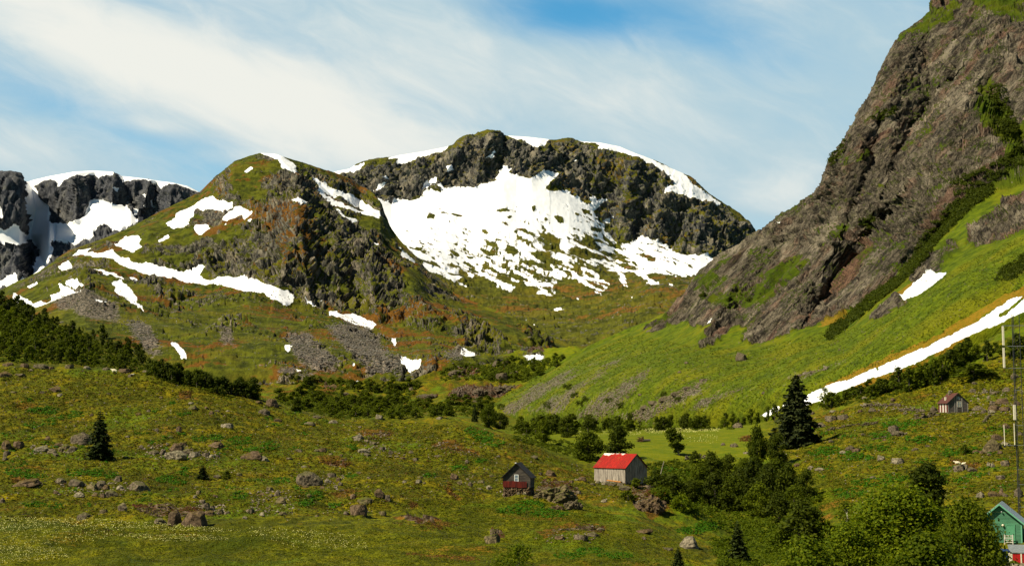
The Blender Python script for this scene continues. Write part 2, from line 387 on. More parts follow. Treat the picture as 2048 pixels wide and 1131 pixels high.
# ============================================================ central mountain with the snow bowl
def central_mountain():
    crest = [(560,420),(640,352),(668,344),(700,337),(712,328),(735,320),(760,316),(780,315),(800,310),(850,302),(890,294),(905,290),(918,276),(932,269),(950,269),(958,264),(975,259),(1000,262),(1012,271),(1060,274),(1100,279),(1112,281),(1135,276),(1150,279),(1165,283),(1200,285),(1240,293),(1270,306),(1290,313),(1325,327),(1340,335),(1385,355),(1405,374),(1415,385),(1450,408),(1480,428),(1500,445),(1509,458),(1513,468),(1530,500),(1600,580)]
    cr = [(u, v, 4200 + 1.2 * (u - 640) - (420 * max(0, (u - 1150) / 360.)) ) for u, v in crest]
    cb = [(560,470),(668,385),(700,392),(744,396),(783,411),(825,400),(870,384),(949,373),(1006,345),(1034,353),(1064,354),(1100,365),(1138,382),(1186,423),(1207,455),(1231,483),(1281,485),(1340,500),(1400,512),(1440,525),(1600,640)]
    cb = [(u, v, interp([(a, c) for a, b, c in cr], u) - 210 - .9 * (v - interp(crest, u))) for u, v in cb]
    bot = [(560,560,3000),(820,530,3000),(930,580,3000),(1022,590,3000),(1107,600,2950),(1200,595,2900),(1300,572,2850),(1400,575,2800),(1600,690,2700)]
    ft = [(560,760,2000),(900,740,1950),(1100,725,1800),(1250,705,1750),(1400,700,1800),(1600,780,2000)]
    U, V, Y = loft([[(u, v + 60, y * .9) for u, v, y in ft], ft, bot, cb, [(u, v + 5, y - 40) for u, v, y in cr], cr, [(u, v + 10, y + 500) for u, v, y in cr], [(u, 600, 6000) for u, v, y in cr]],
                   600, 1560, S, [15, int(150 / S), int(160 / S), int(150 / S), 4, 5, 8])
    F_ = [([(932,275),(900,330),(880,360)], 26, 14, -120), ([(985,265),(960,320),(950,370)], 22, 12, -130), ([(1008,275),(1005,340)], 9, 10, 150), ([(1075,295),(1060,345)], 18, 10, -90),
          ([(1100,285),(1100,350)], 10, 14, 70), ([(1140,280),(1100,320),(1100,370)], 18, 26, -90), ([(1200,320),(1180,390)], 24, 20, -60), ([(1235,300),(1210,380),(1215,440)], 20, 12, 60),
          ([(1262,330),(1245,420),(1235,478)], 30, 14, -120), ([(1330,390),(1300,470)], 28, 14, -90), ([(1290,380),(1270,470)], 12, 12, 80), ([(1400,440),(1390,505)], 22, 12, -70), ([(1360,420),(1345,490)], 12, 12, 70), ([(1460,450),(1450,510)], 14, 10, -60),
          ([(720,330),(745,385)], 14, 10, 80), ([(770,325),(760,380)], 20, 8, -60), ([(850,330),(820,390)], 20, 10, -60), ([(800,330),(790,390)], 10, 10, 60),
          ([(1000,600),(1100,660)], 26, 16, -60), ([(1180,560),(1260,650)], 30, 20, -70), ([(1250,575),(1275,640)], 12, 12, 80)]
    Y = Y + depth_ridges(U, V, F_, .42)
    P = W(U, V, Y)
    bowl = [(744,394),(768,404),(783,411),(788,404),(825,400),(850,397),(844,387),(858,383),(880,388),(882,378),(870,370),(880,367),(890,376),(949,373),(966,364),(979,364),(996,357),(992,350),(1006,334),(1026,337),(1016,344),(1034,353),(1064,354),(1090,340),(1103,345),(1119,348),(1091,373),(1101,380),(1138,382),(1148,392),(1162,398),(1170,406),(1183,402),(1180,392),(1193,389),(1196,398),(1219,393),(1186,423),(1199,437),(1198,443),(1225,437),(1233,439),(1207,455),(1210,466),(1225,472),(1231,483),(1255,487),(1281,472),(1305,480),(1318,479),(1334,495),(1350,506),(1371,508),(1414,510),(1430,515),(1405,537),(1385,553),(1366,556),(1305,547),(1292,553),(1324,567),(1300,569),(1286,559),(1263,545),(1247,548),(1259,575),(1247,572),(1233,553),(1217,543),(1196,540),(1220,569),(1203,592),(1175,572),(1140,560),(1120,556),(1112,570),(1107,597),(1070,585),(1040,562),(1022,586),(985,568),(950,552),(930,577),(905,560),(880,545),(840,540),(790,500),(740,430)]
    holes = [[(1270,504),(1290,507),(1312,516),(1305,525),(1295,520)], [(1320,517),(1343,526),(1330,524)], [(1200,468),(1215,480),(1228,490),(1235,497),(1222,492),(1207,480)], [(1163,475),(1180,478),(1205,495),(1185,500),(1168,490)],
      [(1138,492),(1160,498),(1182,512),(1178,520),(1150,510)], [(1080,465),(1100,466),(1120,478),(1118,488),(1095,483),(1080,475)], [(1085,488),(1105,492),(1130,502),(1110,505)], [(1060,505),(1085,502),(1100,516),(1117,530),(1090,528)],
      [(1103,433),(1122,432),(1130,446),(1118,445)], [(988,420),(1008,414),(1022,420),(1000,425)], [(1003,430),(1027,432),(1018,438)], [(853,435),(862,427),(871,432),(868,440),(855,440)], [(900,425),(925,430),(926,436),(905,432)], [(1162,417),(1172,418),(1182,424),(1165,430)],
      [(1165,404),(1176,398),(1184,400),(1180,408),(1168,408)], [(1064,411),(1073,414),(1070,424),(1064,418)], [(875,422),(895,425),(902,430),(885,427)], [(1172,525),(1196,535),(1222,555),(1228,570),(1245,575),(1215,568),(1190,545),(1175,538)], [(1232,522),(1260,530),(1290,540),(1255,540),(1236,532)],
      [(1145,530),(1155,520),(1162,540),(1170,550),(1150,545)], [(1230,505),(1250,518),(1268,527),(1245,522)]]
    caps = [[(640,350),(665,342),(700,334),(728,324),(729,329),(719,343),(707,348),(699,345),(680,348),(650,356)], [(776,317),(800,307),(850,299),(897,288),(897,296),(880,305),(870,307),(860,312),(845,313),(832,320),(815,326),(805,325),(795,328),(790,325),(800,318)],
      [(1010,266),(1040,268),(1099,274),(1101,279),(1086,291),(1075,293),(1062,295),(1052,286),(1023,278)],
      [(1143,274),(1198,278),(1205,280),(1240,290),(1268,303),(1300,316),(1325,330),(1364,345),(1391,369),(1414,388),(1440,405),(1437,410),(1417,405),(1377,394),(1350,386),(1328,384),(1334,371),(1354,370),(1341,353),(1311,333),(1275,316),(1232,300),(1195,296),(1198,288),(1165,285)],
      [(976,313),(990,300),(994,303),(985,315)], [(891,333),(905,328),(910,336),(897,343)], [(763,355),(772,350),(778,356),(770,361)], [(812,362),(832,365),(820,370),(810,370)], [(745,383),(765,372),(765,378),(750,387)], [(840,384),(845,376),(860,360),(874,358),(872,366),(858,378)], [(1143,325),(1152,320),(1150,326)],
      [(1105,617),(1122,615),(1128,622),(1112,624)], [(1150,600),(1158,598),(1162,604)], [(1335,565),(1355,570),(1345,575)], [(1262,590),(1266,594),(1262,596)], [(1046,632),(1060,645),(1075,660),(1083,662),(1100,668),(1106,683),(1095,685),(1080,670),(1060,648)]]
    wu, wv = warp(U, V, P, 45, 5, 23)
    snow = inside([bowl], wu, wv).astype(float)
    # windblown ribs melt out first: streaks falling to the right, more of them lower down
    a = R(22); s = (U * math.cos(a) + V * math.sin(a)); t = (-U * math.sin(a) + V * math.cos(a))
    Q = np.stack([s / 62, t / 6, 0 * s], -1)
    st = fbm(Q, 1.0, 3, .45, 31)
    low = np.clip((V - 435 - .24 * (1000 - U).clip(-100, 400) ) / 115., 0, 1) ** .8
    right = np.clip((U - 1230) / 40., 0, 1)
    low = low * (1 - .75 * right)
    snow[(st > .44 - .38 * low) & (low > 0)] = 0
    fine_ = fbm(np.stack([s / 34, t / 3.6, 0 * s + 5], -1), 1.0, 2, .5, 33)
    low2 = np.clip((V - 415 - .16 * (960 - U).clip(-260, 300)) / 90., 0, 1) * (1 - .7 * right)
    snow[(fine_ > .46 - .34 * low2) & (low2 > 0)] = 0
    sp = fbm(np.stack([s / 16, t / 6, 0 * s], -1), 1.0, 2, .5, 35)
    snow[(sp > .50) & (V > 402) & (V < 510)] = 0
    snow[inside(holes, wu, wv)] = 0
    snow[inside(caps, wu, wv)] = 1
    snow = blur(snow, 1)
    n = normals(blur3(P, 3)); n *= np.sign((n * -P).sum(-1))[..., None]
    rk = 1 - snow
    cliff = np.clip((interp([(a, b) for a, b, c in cb], U) - V) / 14 + .5, 0, 1)
    Pv = P * np.array([1, 1, .75])
    disp = (ridged(Pv, 120, 5, .62, 41) * (8 + 17 * cliff) + facets(Pv, 36, 4) * (4 + 11 * cliff) + facets(Pv, 13, 5) * (1.8 + 7.7 * cliff) + fbm(P, 10, 2, .6, 45) * 3) * (.12 + .88 * blur(rk, 3))
    disp += fbm(P, 260, 2, .5, 46) * 8
    top = np.clip((V - interp(crest, U)) / 26, 0, 1)
    P = P + n * (disp * (.16 + .84 * top))[..., None]
    n2 = normals(P); n2 *= np.sign((n2 * -P).sum(-1))[..., None]
    base = .58 - .20 * cliff + .18 * np.clip((V - 560) / 60, 0, 1)
    base = np.where((U > 1180) & (cliff > .5), .46, base)
    veg = np.clip(base + .60 * fbm(P, 120, 5, .7, 51) + .55 * (n2[..., 2] - .42), 0, 1)
    rust = np.clip(.20 + .8 * fbm(P, 170, 3, .6, 54) + .15 * np.clip((V - 520) / 60, 0, 1) - .30 * np.clip((V - 610) / 40, 0, 1), 0, 1)
    mat = ground_mat('central_rock', 1.35, rock=((.022, .024, .030), (.135, .125, .095), (.26, .22, .155)), green=((.024, .028, .002), (.090, .092, .005), (.135, .105, .007)), stretch=(1, 1, .4), moss=.30, bump=.8)
    return grid_mesh('mountain', P, mat, dict(snow=snow, veg=veg, rust=rust, scree=0 * U)), Surf(P)

# ============================================================ rounded hill, left of centre
HC = [(-90,610),(0,592),(25,575),(40,566),(75,545),(110,520),(140,500),(200,480),(250,460),(300,433),(350,408),(380,394),(400,384),(430,355),(455,335),(470,322),(500,311),(520,306),(550,308),(575,316),(600,323),(640,336),(680,350),(700,358),(720,372),(745,386),(760,403),(768,424),(780,452),(800,480),(835,515),(850,535),(880,560),(910,585),(940,600),(1000,622),(1060,645),(1105,672),(1160,700),(1260,760)]
def left_hill():
    cr = [(u, v, interp([(-90,2000),(300,2300),(520,2450),(720,2540),(800,2350),(900,2200),(1100,1950),(1260,1800)], u)) for u, v in HC]
    cb = [(-90,650,1750),(0,640,1760),(100,580,1850),(170,550,1880),(300,560,1900),(400,575,1900),(500,580,1880),(600,610,1850),(680,625,1820),(760,650,1800),(860,660,1750),(960,700,1650),(1100,705,1600),(1260,790,1600)]
    ft = [(-90,760,1300),(300,768,1300),(500,775,1300),(600,767,1290),(700,768,1300),(800,762,1300),(900,743,1300),(1000,730,1360),(1080,716,1400),(1150,712,1400),(1260,760,1400)]
    sh = [(-90,622,1950),(140,515,2150),(300,470,2130),(480,470,2080),(600,450,2080),(700,500,2080),(800,560,2040),(900,620,1950),(1000,650,1850),(1100,690,1800),(1260,780,1750)]
    U, V, Y = loft([[(u, v + 70, y) for u, v, y in ft], ft, cb, sh, [(u, v + 6, y - 18) for u, v, y in cr], cr, [(u, v + 10, y + 160) for u, v, y in cr], [(u, 700, 3600) for u, v, y in cr]],
                   -90, 1240, S, [15, int(150 / S), int(110 / S), int(150 / S), 5, 5, 8])
    F_ = [([(560,320),(600,380),(590,460),(560,560)], 60, 30, -120), ([(617,352),(665,390),(715,412),(762,428)], 10, 13, 60), ([(640,345),(700,375),(765,420)], 10, 8, -40),
          ([(690,430),(760,480),(820,560),(860,640)], 30, 18, -40), ([(640,420),(700,520),(720,620)], 22, 30, 90), ([(600,470),(620,590)], 18, 12, -50), ([(660,480),(690,610)], 16, 14, -40),
          ([(740,560),(760,640)], 18, 10, -60), ([(790,580),(810,640)], 12, 16, 70), ([(510,460),(530,560)], 20, 10, -45), ([(860,600),(890,650)], 14, 12, 50), ([(920,640),(960,690)], 26, 12, -40),
          ([(470,340),(440,440)], 30, 20, -40), ([(330,450),(420,470),(480,520)], 30, 14, -30), ([(1000,620),(1050,690)], 20, 10, -40), ([(1040,620),(1100,680)], 10, 8, 25),
          ([(880,560),(960,640),(1000,700)], 20, 14, 50), ([(400,500),(430,540)], 14, 10, -30)]
    Y = Y + depth_ridges(U, V, F_, .5)
    P = W(U, V, Y)
    snowp = [[(143,510),(159,498),(183,494),(172,507),(204,512),(225,498),(233,511),(265,517),(281,517),(313,519),(342,529),(382,531),(390,528),(411,527),(398,541),(412,548),(430,544),(450,545),(500,555),(520,562),(560,575),(593,585),(585,600),(575,607),(540,595),(480,578),(430,563),(400,557),(370,555),(340,545),(300,541),(290,540),(270,532),(250,526),(225,521),(190,520),(160,514)],
     [(178,540),(205,537),(235,545),(252,553),(245,557),(210,549),(185,545)], [(258,549),(293,555),(290,558),(260,554)], [(223,562),(240,559),(260,575),(275,590),(273,600),(285,618),(289,631),(270,612),(255,598),(235,584)],
     [(28,588),(60,598),(95,600),(100,590),(120,584),(118,568),(135,573),(168,590),(150,592),(130,597),(95,613),(50,611),(25,600)], [(132,565),(155,560),(160,565),(173,572),(150,577),(135,570)], [(117,541),(138,530),(147,535),(133,545),(120,544)], [(55,576),(75,568),(79,572),(60,581)],
     [(185,600),(213,602),(212,612),(198,614)], [(226,491),(250,474),(281,473),(275,485),(287,490),(262,503),(245,495)], [(313,476),(338,465),(338,471),(318,478)],
     [(332,451),(352,440),(350,431),(385,411),(415,395),(425,391),(432,397),(465,401),(466,410),(445,423),(430,418),(390,422),(388,432),(375,446),(360,452),(345,456)], [(443,432),(470,409),(485,412),(498,420),(490,427),(470,430),(455,438)], [(482,430),(500,421),(506,428),(490,439)],
     [(389,447),(415,443),(417,451),(400,463),(389,460)], [(446,443),(453,440),(448,450)], [(491,444),(508,439),(495,451)], [(487,350),(500,342),(507,345),(495,353)],
     [(515,303),(545,303),(562,312),(580,326),(590,337),(594,346),(590,351),(575,350),(562,341),(560,332),(557,322),(538,315)],
     [(617,352),(640,366),(652,372),(672,381),(707,388),(731,404),(762,424),(758,440),(726,430),(702,421),(682,414),(662,408),(645,404),(637,389),(635,374),(625,361)],
     [(671,413),(692,428),(716,436),(716,446),(707,450),(692,437),(677,424)], [(734,484),(755,491),(754,497),(741,491)], [(792,492),(808,503),(815,515),(829,523),(825,531),(815,524),(796,514),(802,506)],
     [(579,401),(591,397),(613,409),(610,413),(596,409)], [(655,615),(675,616),(705,624),(753,645),(745,654),(720,646),(690,633),(660,622)], [(612,592),(636,603),(628,606),(613,598)],
     [(339,686),(357,690),(370,705),(374,718),(362,716),(350,700)], [(565,699),(586,699),(577,709)], [(589,732),(604,732),(598,739)], [(780,673),(791,674),(790,687),(783,685)], [(803,714),(825,720),(844,727),(840,743),(820,744),(810,733),(801,725)],
     [(921,689),(935,699),(950,705),(963,717),(930,723),(922,710)], [(702,760),(720,758),(718,765),(705,766)], [(700,722),(712,728),(706,729)], [(640,595),(648,600),(642,601)], [(795,696),(799,699),(796,700)]]
    rockhole = [[(668,388),(685,393),(702,407),(728,419),(735,425),(715,421),(690,410)], [(640,380),(655,388),(690,402),(720,418),(700,414),(665,398)], [(398,541),(410,536),(425,541),(430,547),(412,548)]]
    wu, wv = warp(U, V, P, 26, 5, 63)
    snow = inside(snowp, wu, wv).astype(float); snow[inside(rockhole, wu, wv)] = 0
    snow[(fbm(P, 30, 3, .6, 96) > .60) & (V > 480) & (V < 720)] = 1
    snow = blur(snow, 1)
    cliffp = [[(480,470),(505,430),(520,400),(560,360),(585,330),(640,350),(630,390),(660,420),(700,450),(760,480),(800,540),(830,590),(860,620),(880,650),(850,655),(770,645),(700,622),(620,602),(560,572),(500,555),(450,540),(410,520),(400,490),(440,470)],
       [(590,320),(640,334),(700,358),(750,390),(775,430),(745,412),(715,392),(665,376),(625,362)], [(900,640),(930,635),(1000,660),(1015,690),(1000,705),(960,695),(920,665)], [(1010,610),(1060,625),(1105,665),(1100,690),(1060,680)],
       [(300,575),(340,568),(385,590),(380,602),(310,602)], [(430,625),(500,635),(510,655),(440,652)], [(290,520),(400,500),(420,530),(380,530),(330,525)], [(420,360),(470,330),(460,380),(430,400)], [(205,495),(230,480),(230,500)], [(600,650),(625,640),(640,655),(615,665)], [(260,540),(330,560),(300,575)]]
    wu2, wv2 = warp(U, V, P, 70, 26, 71)
    cliff = blur(inside(cliffp, wu2, wv2).astype(float), int(6 / S * 2))
    screep = [[(650,650),(700,640),(740,655),(765,690),(800,720),(800,745),(740,745),(700,705),(665,672)], [(570,672),(620,665),(650,700),(690,725),(640,735),(590,715)], [(245,640),(285,640),(300,660),(325,690),(290,700),(265,665)], [(90,600),(170,575),(230,610),(245,640),(180,632),(120,618)],
       [(890,700),(930,690),(925,720),(890,722)], [(440,650),(460,650),(472,695),(440,705)], [(560,725),(640,740),(620,755),(560,745)], [(285,680),(310,680),(330,715),(300,715)]]
    scree = blur(inside(screep, *warp(U, V, P, 40, 14, 75)).astype(float), 12)
    n = normals(blur3(P, 3)); n *= np.sign((n * -P).sum(-1))[..., None]
    Pv = P * np.array([1, 1, .65])
    rk = (.14 + .86 * blur(1 - snow, 3))
    outc = np.clip(fbm(P, 85, 4, .65, 88) * 3.6 + .10 + .40 * np.clip((600 - V) / 60, 0, 1), 0, 1) * (1 - cliff)
    ck_ = np.clip(cliff + outc * .5, 0, 1)
    disp = (ridged(Pv, 75, 5, .62, 81) * (1.5 + 9.5 * ck_) + facets(Pv, 24, 6) * (.8 + 6.5 * ck_) + facets(Pv, 8.5, 7) * (.4 + 5.4 * ck_) + fbm(P, 6, 2, .6, 85) * (.4 + 2 * ck_)) * rk
    disp += fbm(P, 170, 4, .5, 86) * 17
    top = np.clip((V - interp(HC, U)) / 26, 0, 1)
    P = P + n * (disp * (.15 + .85 * top))[..., None]
    n2 = normals(P); n2 *= np.sign((n2 * -P).sum(-1))[..., None]
    low = np.clip((V - 590) / 50, 0, 1)
    veg = np.clip(.70 + .14 * low - .24 * cliff - .34 * outc + .50 * fbm(P, 90, 5, .7, 91) + .55 * (n2[..., 2] - .5), 0, 1)
    rust = np.clip(.23 + .09 * np.clip((600 - V) / 60, 0, 1) + 1.1 * fbm(P, 95, 4, .6, 94) + .06 * low, 0, 1)
    mat = ground_mat('hill_rock', .85, rock=((.020, .019, .020), (.145, .13, .095), (.29, .235, .16)), green=((.020, .026, .001), (.085, .095, .003), (.13, .11, .005)), rust=((.070, .024, .003), (.155, .058, .006)), stretch=(1, 1, .42), moss=.25, bump=.9)
    return grid_mesh('hill', P, mat, dict(snow=snow, veg=veg, rust=rust, scree=scree)), Surf(P)

# ============================================================ steep mountainside on the right
TOE = [(900,838),(950,812),(1000,830),(1050,842),(1100,848),(1200,853),(1350,851),(1500,840),(1560,829),(1617,811),(1679,792),(1774,757),(1882,712),(2001,657),(2048,637),(2260,540)]
def plane_Y(u, v):
    t = (u - CX) / F; e = (HZ - v) / F
    return 108.0 / np.maximum(.5 * (.97 * t + .24) - e, .02)
TOEY = [(900,1180),(950,1120),(1000,1010),(1100,860),(1200,760),(1350,650),(1500,590),(1617,550),(1774,515),(1882,500),(2048,490),(2260,480)]
RC = [(900,842,1190),(950,806,1185),(980,796,1180),(1000,790,1180),(1080,748,1180),(1150,705,1190),(1200,680,1190),(1260,655,1187),(1300,640,1160),(1330,625,1130),(1352,605,1110),(1370,585,1090),(1385,560,1075),(1400,540,1060),(1430,517,1045),(1450,505,1035),(1480,488,1020),(1520,460,1005),(1560,430,995),(1600,406,990),(1625,388,990),(1640,370,985),(1648,350,985),(1652,335,985),(1660,315,985),(1672,300,985),(1685,284,985),(1700,256,990),(1720,220,1000),(1735,200,1010),(1745,180,1020),(1760,142,1035),(1780,102,1050),(1800,70,1065),(1820,55,1075),(1840,40,1090),(1862,20,1100),(1866,-20,1110),(1920,-90,1130),(2000,-170,1150),(2260,-320,1200)]
def right_mountain():
    toe = [(u, v, interp(TOEY, u)) for u, v in TOE]
    rb = []
    for u, v in [(900,840),(950,808),(1000,800),(1080,765),(1150,730),(1260,700),(1330,685),(1370,680),(1400,678),(1440,678),(1489,680),(1542,675),(1595,660),(1640,646),(1690,630),(1720,605),(1780,560),(1830,520),(1860,490),(1900,450),(1960,410),(2048,360),(2260,250)]:
        y = float(plane_Y(u, v)); rb.append((u, v, min(y, interp([(a, c) for a, b, c in RC], u) - 10)))
    rb = [(u, v, interp([(900,1160),(1080,1080),(1260,960),(1400,850),(1600,740),(1780,700),(1900,700),(2048,700),(2260,700)], u)) for u, v, y in rb]
    mid = [(u, v * .45 + interp([(a, b) for a, b, c in RC], u) * .55, y * .45 + interp([(a, c) for a, b, c in RC], u) * .55) for u, v, y in rb]
    cr = RC
    U, V, Y = loft([[(u, v + 70, y * 1.0) for u, v, y in toe], toe, rb, mid, [(u, v + 6, y - 8) for u, v, y in cr], cr, [(u, v + 10, y + 110) for u, v, y in cr], [(u, 800, 2600) for u, v, y in cr]],
                   905, 2260, S, [12, int(220 / S), int(210 / S), int(210 / S), 5, 5, 8])
    rbv = interp([(a, b) for a, b, c in rb], U)
    F_ = [([(1862,40),(1700,330),(1640,480)], 40, 60, -22), ([(1980,120),(1900,260),(1830,400)], 60, 40, -45), ([(1960,170),(2030,240),(2048,300)], 30, 30, 40), ([(1900,160),(1820,260),(1780,350)], 26, 18, 30),
          ([(1780,420),(1700,520),(1640,600)], 30, 20, 36), ([(1640,400),(1560,500),(1480,620)], 30, 30, 26), ([(1700,430),(1620,560),(1560,640)], 30, 18, -24), ([(1545,450),(1470,560),(1410,680)], 24, 20, -22),
          ([(1900,440),(1800,540),(1700,630)], 16, 16, 30), ([(1860,500),(1940,470)], 20, 14, -20), ([(1440,520),(1380,600),(1340,640)], 12, 16, -14), ([(1760,240),(1740,340),(1690,450)], 14, 10, 20)]
    Y = Y + depth_ridges(U, V, F_) * np.clip((rbv + 40 - V) / 60, 0, 1)
    P = W(U, V, Y)
    snowp = [[(1806,599),(1806,592),(1812,580),(1835,563),(1845,554),(1870,548),(1894,544),(1885,555),(1860,572),(1815,600)],
      [(1560,824),(1562,806),(1612,789),(1655,772),(1703,758),(1758,735),(1822,705),(1896,673),(1954,643),(1991,615),(2012,600),(2030,592),(2048,587),(2260,460),(2260,520),(2048,622),(1994,648),(1937,672),(1882,700),(1827,728),(1774,747),(1727,766),(1679,784),(1650,799),(1617,807),(1590,815)],
      [(1512,831),(1530,822),(1545,812),(1556,809),(1552,822),(1530,833)],
      [(1412,645),(1425,635),(1420,643)], [(1552,448),(1570,438),(1560,447)]]
    holes = [[(1992,630),(2005,621),(2016,614),(2030,603),(2048,585),(2048,592),(2034,606),(2018,620),(2008,631),(1996,632)], [(1754,736),(1765,742),(1756,742)], [(1955,648),(1965,646),(1958,651)]]
    wu, wv = warp(U, V, P, 14, 4, 103)
    snow = inside(snowp, wu, wv).astype(float); snow[inside(holes, wu, wv)] = 0
    # dirt streaks along the avalanche snow
    a = R(-24); s = (U * math.cos(a) + V * math.sin(a)); t = (-U * math.sin(a) + V * math.cos(a))
    dirt = fbm(np.stack([s / 40, t / 3.5, 0 * s], -1), 1.0, 3, .6, 131)
    snow[(dirt > .33) & (U < 1970)] = 0
    snow = blur(snow, 1)
    # vegetation: meadow below the rock, ledges above
    rockp = [[(1330,640),(1352,607),(1372,580),(1386,556),(1402,536),(1430,510),(1480,480),(1560,425),(1625,385),(1640,365),(1655,320),(1690,260),(1740,180),(1785,80),(1840,30),(1870,-60),(1980,-200),(2300,-400),(2300,120),(2048,360),(1990,372),(1940,395),(1900,430),(1870,470),(1840,515),(1790,556),(1730,604),(1690,630),(1640,648),(1595,658),(1560,676),(1535,683),(1500,688),(1480,680),(1500,655),(1470,650),(1440,680),(1400,697),(1395,685),(1430,650),(1410,640),(1390,655),(1370,640),(1345,652),(1310,660),(1280,668),(1300,650)],
      [(1820,562),(1850,520),(1878,484),(1912,478),(1922,498),(1895,535),(1885,545),(1850,556),(1830,572)], [(1935,488),(1960,440),(2010,400),(2060,375),(2060,455),(1990,480),(1950,497)], [(1735,640),(1762,612),(1800,592),(1815,600),(1780,622),(1745,642)], [(1395,640),(1420,625),(1430,638),(1405,660)]]
    vegp = [[(1780,80),(1845,40),(1880,18),(1915,5),(1935,12),(1905,45),(1870,75),(1830,70),(1810,90)], [(1940,0),(2048,-20),(2100,60),(2030,40),(1980,25)], [(1955,175),(1985,150),(2010,175),(2035,240),(2060,260),(2060,345),(2000,275),(1960,260)],
      [(1830,520),(1880,440),(1930,390),(1990,345),(2060,310),(2060,380),(1990,400),(1930,440),(1880,490)], [(1385,560),(1430,545),(1440,560),(1395,580)], [(1470,610),(1530,560),(1600,520),(1640,500),(1560,580),(1500,620)], [(1640,460),(1700,430),(1690,470),(1650,500)], [(1700,330),(1760,290),(1720,340)], [(1430,600),(1480,575),(1500,590),(1450,625)], [(1300,650),(1340,625),(1360,630),(1330,655)]]
    w3 = warp(U, V, P, 50, 34, 107); w4 = warp(U, V, P, 30, 30, 109)
    cliff = blur(inside(rockp, *warp(U, V, P, 22, 11, 105)).astype(float), int(4 / S * 2))
    vp = blur(inside(vegp, *w3).astype(float), 4)
    screep = [[(1000,818),(1060,780),(1120,748),(1160,738),(1090,790),(1020,830)], [(1150,832),(1210,790),(1260,755),(1310,730),(1265,790),(1225,828),(1190,842)], [(1240,836),(1310,805),(1370,775),(1430,750),(1360,805),(1290,842)], [(1060,822),(1170,758),(1260,705),(1195,765),(1110,826)],
      [(1400,800),(1480,775),(1500,770),(1440,800),(1380,825)], [(1040,800),(1120,765),(1250,690),(1160,750)], [(1560,760),(1650,735),(1700,715),(1620,752)]]
    scree = blur(inside(screep, *w4).astype(float), 14) * (1 - cliff) * .82
    n = normals(blur3(P, 3)); n *= np.sign((n * -P).sum(-1))[..., None]
    # rock slabs dip to the lower left
    ang = R(50); c_, s_ = math.cos(ang), math.sin(ang)
    Q = np.stack([P[..., 0] * c_ + P[..., 2] * s_, P[..., 1], -P[..., 0] * s_ + P[..., 2] * c_], -1) * np.array([.17, .55, 1.0])
    slab = np.clip((V - 330) / 160, 0, 1) * .5 + .5
    Qm = Q * slab[..., None] + P * (1 - slab)[..., None] * np.array([.9, .9, .6])
    disp = (ridged(Qm, 26, 5, .62, 111) * (0.25 + 3.8 * cliff) + facets(Qm, 12, 8) * (.1 + 3.6 * cliff) + facets(Qm, 4.6, 9) * 2.3 * cliff + facets(Qm, 1.9, 10) * 1.1 * cliff) * (1 - .9 * snow)
    disp += fbm(P, 60, 3, .5, 116) * 2.5 + (fbm(P, 9, 3, .6, 117) * .3 + fbm(P, 2.6, 2, .6, 118) * .28) * (1 - cliff) * (1 - snow)
    top = np.clip((V - interp([(a, b) for a, b, c in RC], U)) / 24, 0, 1)
    P = P + n * (disp * (.3 + .7 * top))[..., None]
    n2 = normals(P); n2 *= np.sign((n2 * -P).sum(-1))[..., None]
    veg = .95 - .70 * cliff + .45 * vp + cliff * (.55 * fbm(P, 38, 4, .62, 121) + .45 * (n2[..., 2] - .35))
    veg = np.clip(np.where(cliff > .3, veg, .95), 0, 1)
    rim = [[(1640,775),(1758,726),(1822,694),(1896,659),(1945,624),(1990,598),(2030,575),(2060,560),(2060,592),(2028,596),(1991,617),(1954,645),(1896,675),(1822,707),(1758,737),(1660,775)], [(1770,606),(1806,578),(1840,552),(1850,556),(1812,600),(1780,612)], [(1700,772),(1727,764),(1827,728),(1900,690),(1940,668),(1945,674),(1830,735),(1730,776)], [(1640,620),(1690,600),(1700,640),(1640,650)]]
    rim = blur(inside(rim, *warp(U, V, P, 20, 8, 125)).astype(float), 2)
    t2 = fbm(np.stack([s / 60, t / 10, 0 * s], -1), 1.0, 5, .7, 127) * .8 + fbm(P, 5, 3, .6, 128) * .35
    rust = np.clip(.10 + .75 * t2 + .9 * rim, 0, 1)
    mat = ground_mat('mountainside_rock', .33, rock=((.022, .018, .014), (.128, .105, .073), (.27, .225, .16)), green=((.036, .058, .001), (.100, .130, .001), (.165, .150, .002)),
                     rust=((.13, .095, .004), (.26, .13, .010)), stretch=(.26, .75, 1.1), rot=(0, R(50), 0), moss=.22, bump=1.25, warm=.42, red=True)
    redp = blur(inside([[(1640,600),(1690,520),(1725,475),(1755,478),(1735,515),(1690,575),(1660,610)], [(1600,650),(1625,610),(1640,620),(1615,655)]], *warp(U, V, P, 16, 20, 141)).astype(float), 4)
    return grid_mesh('mountainside', P, mat, dict(snow=snow, veg=veg, rust=rust, scree=scree, red=redp * .7, ledge=cliff)), Surf(P)

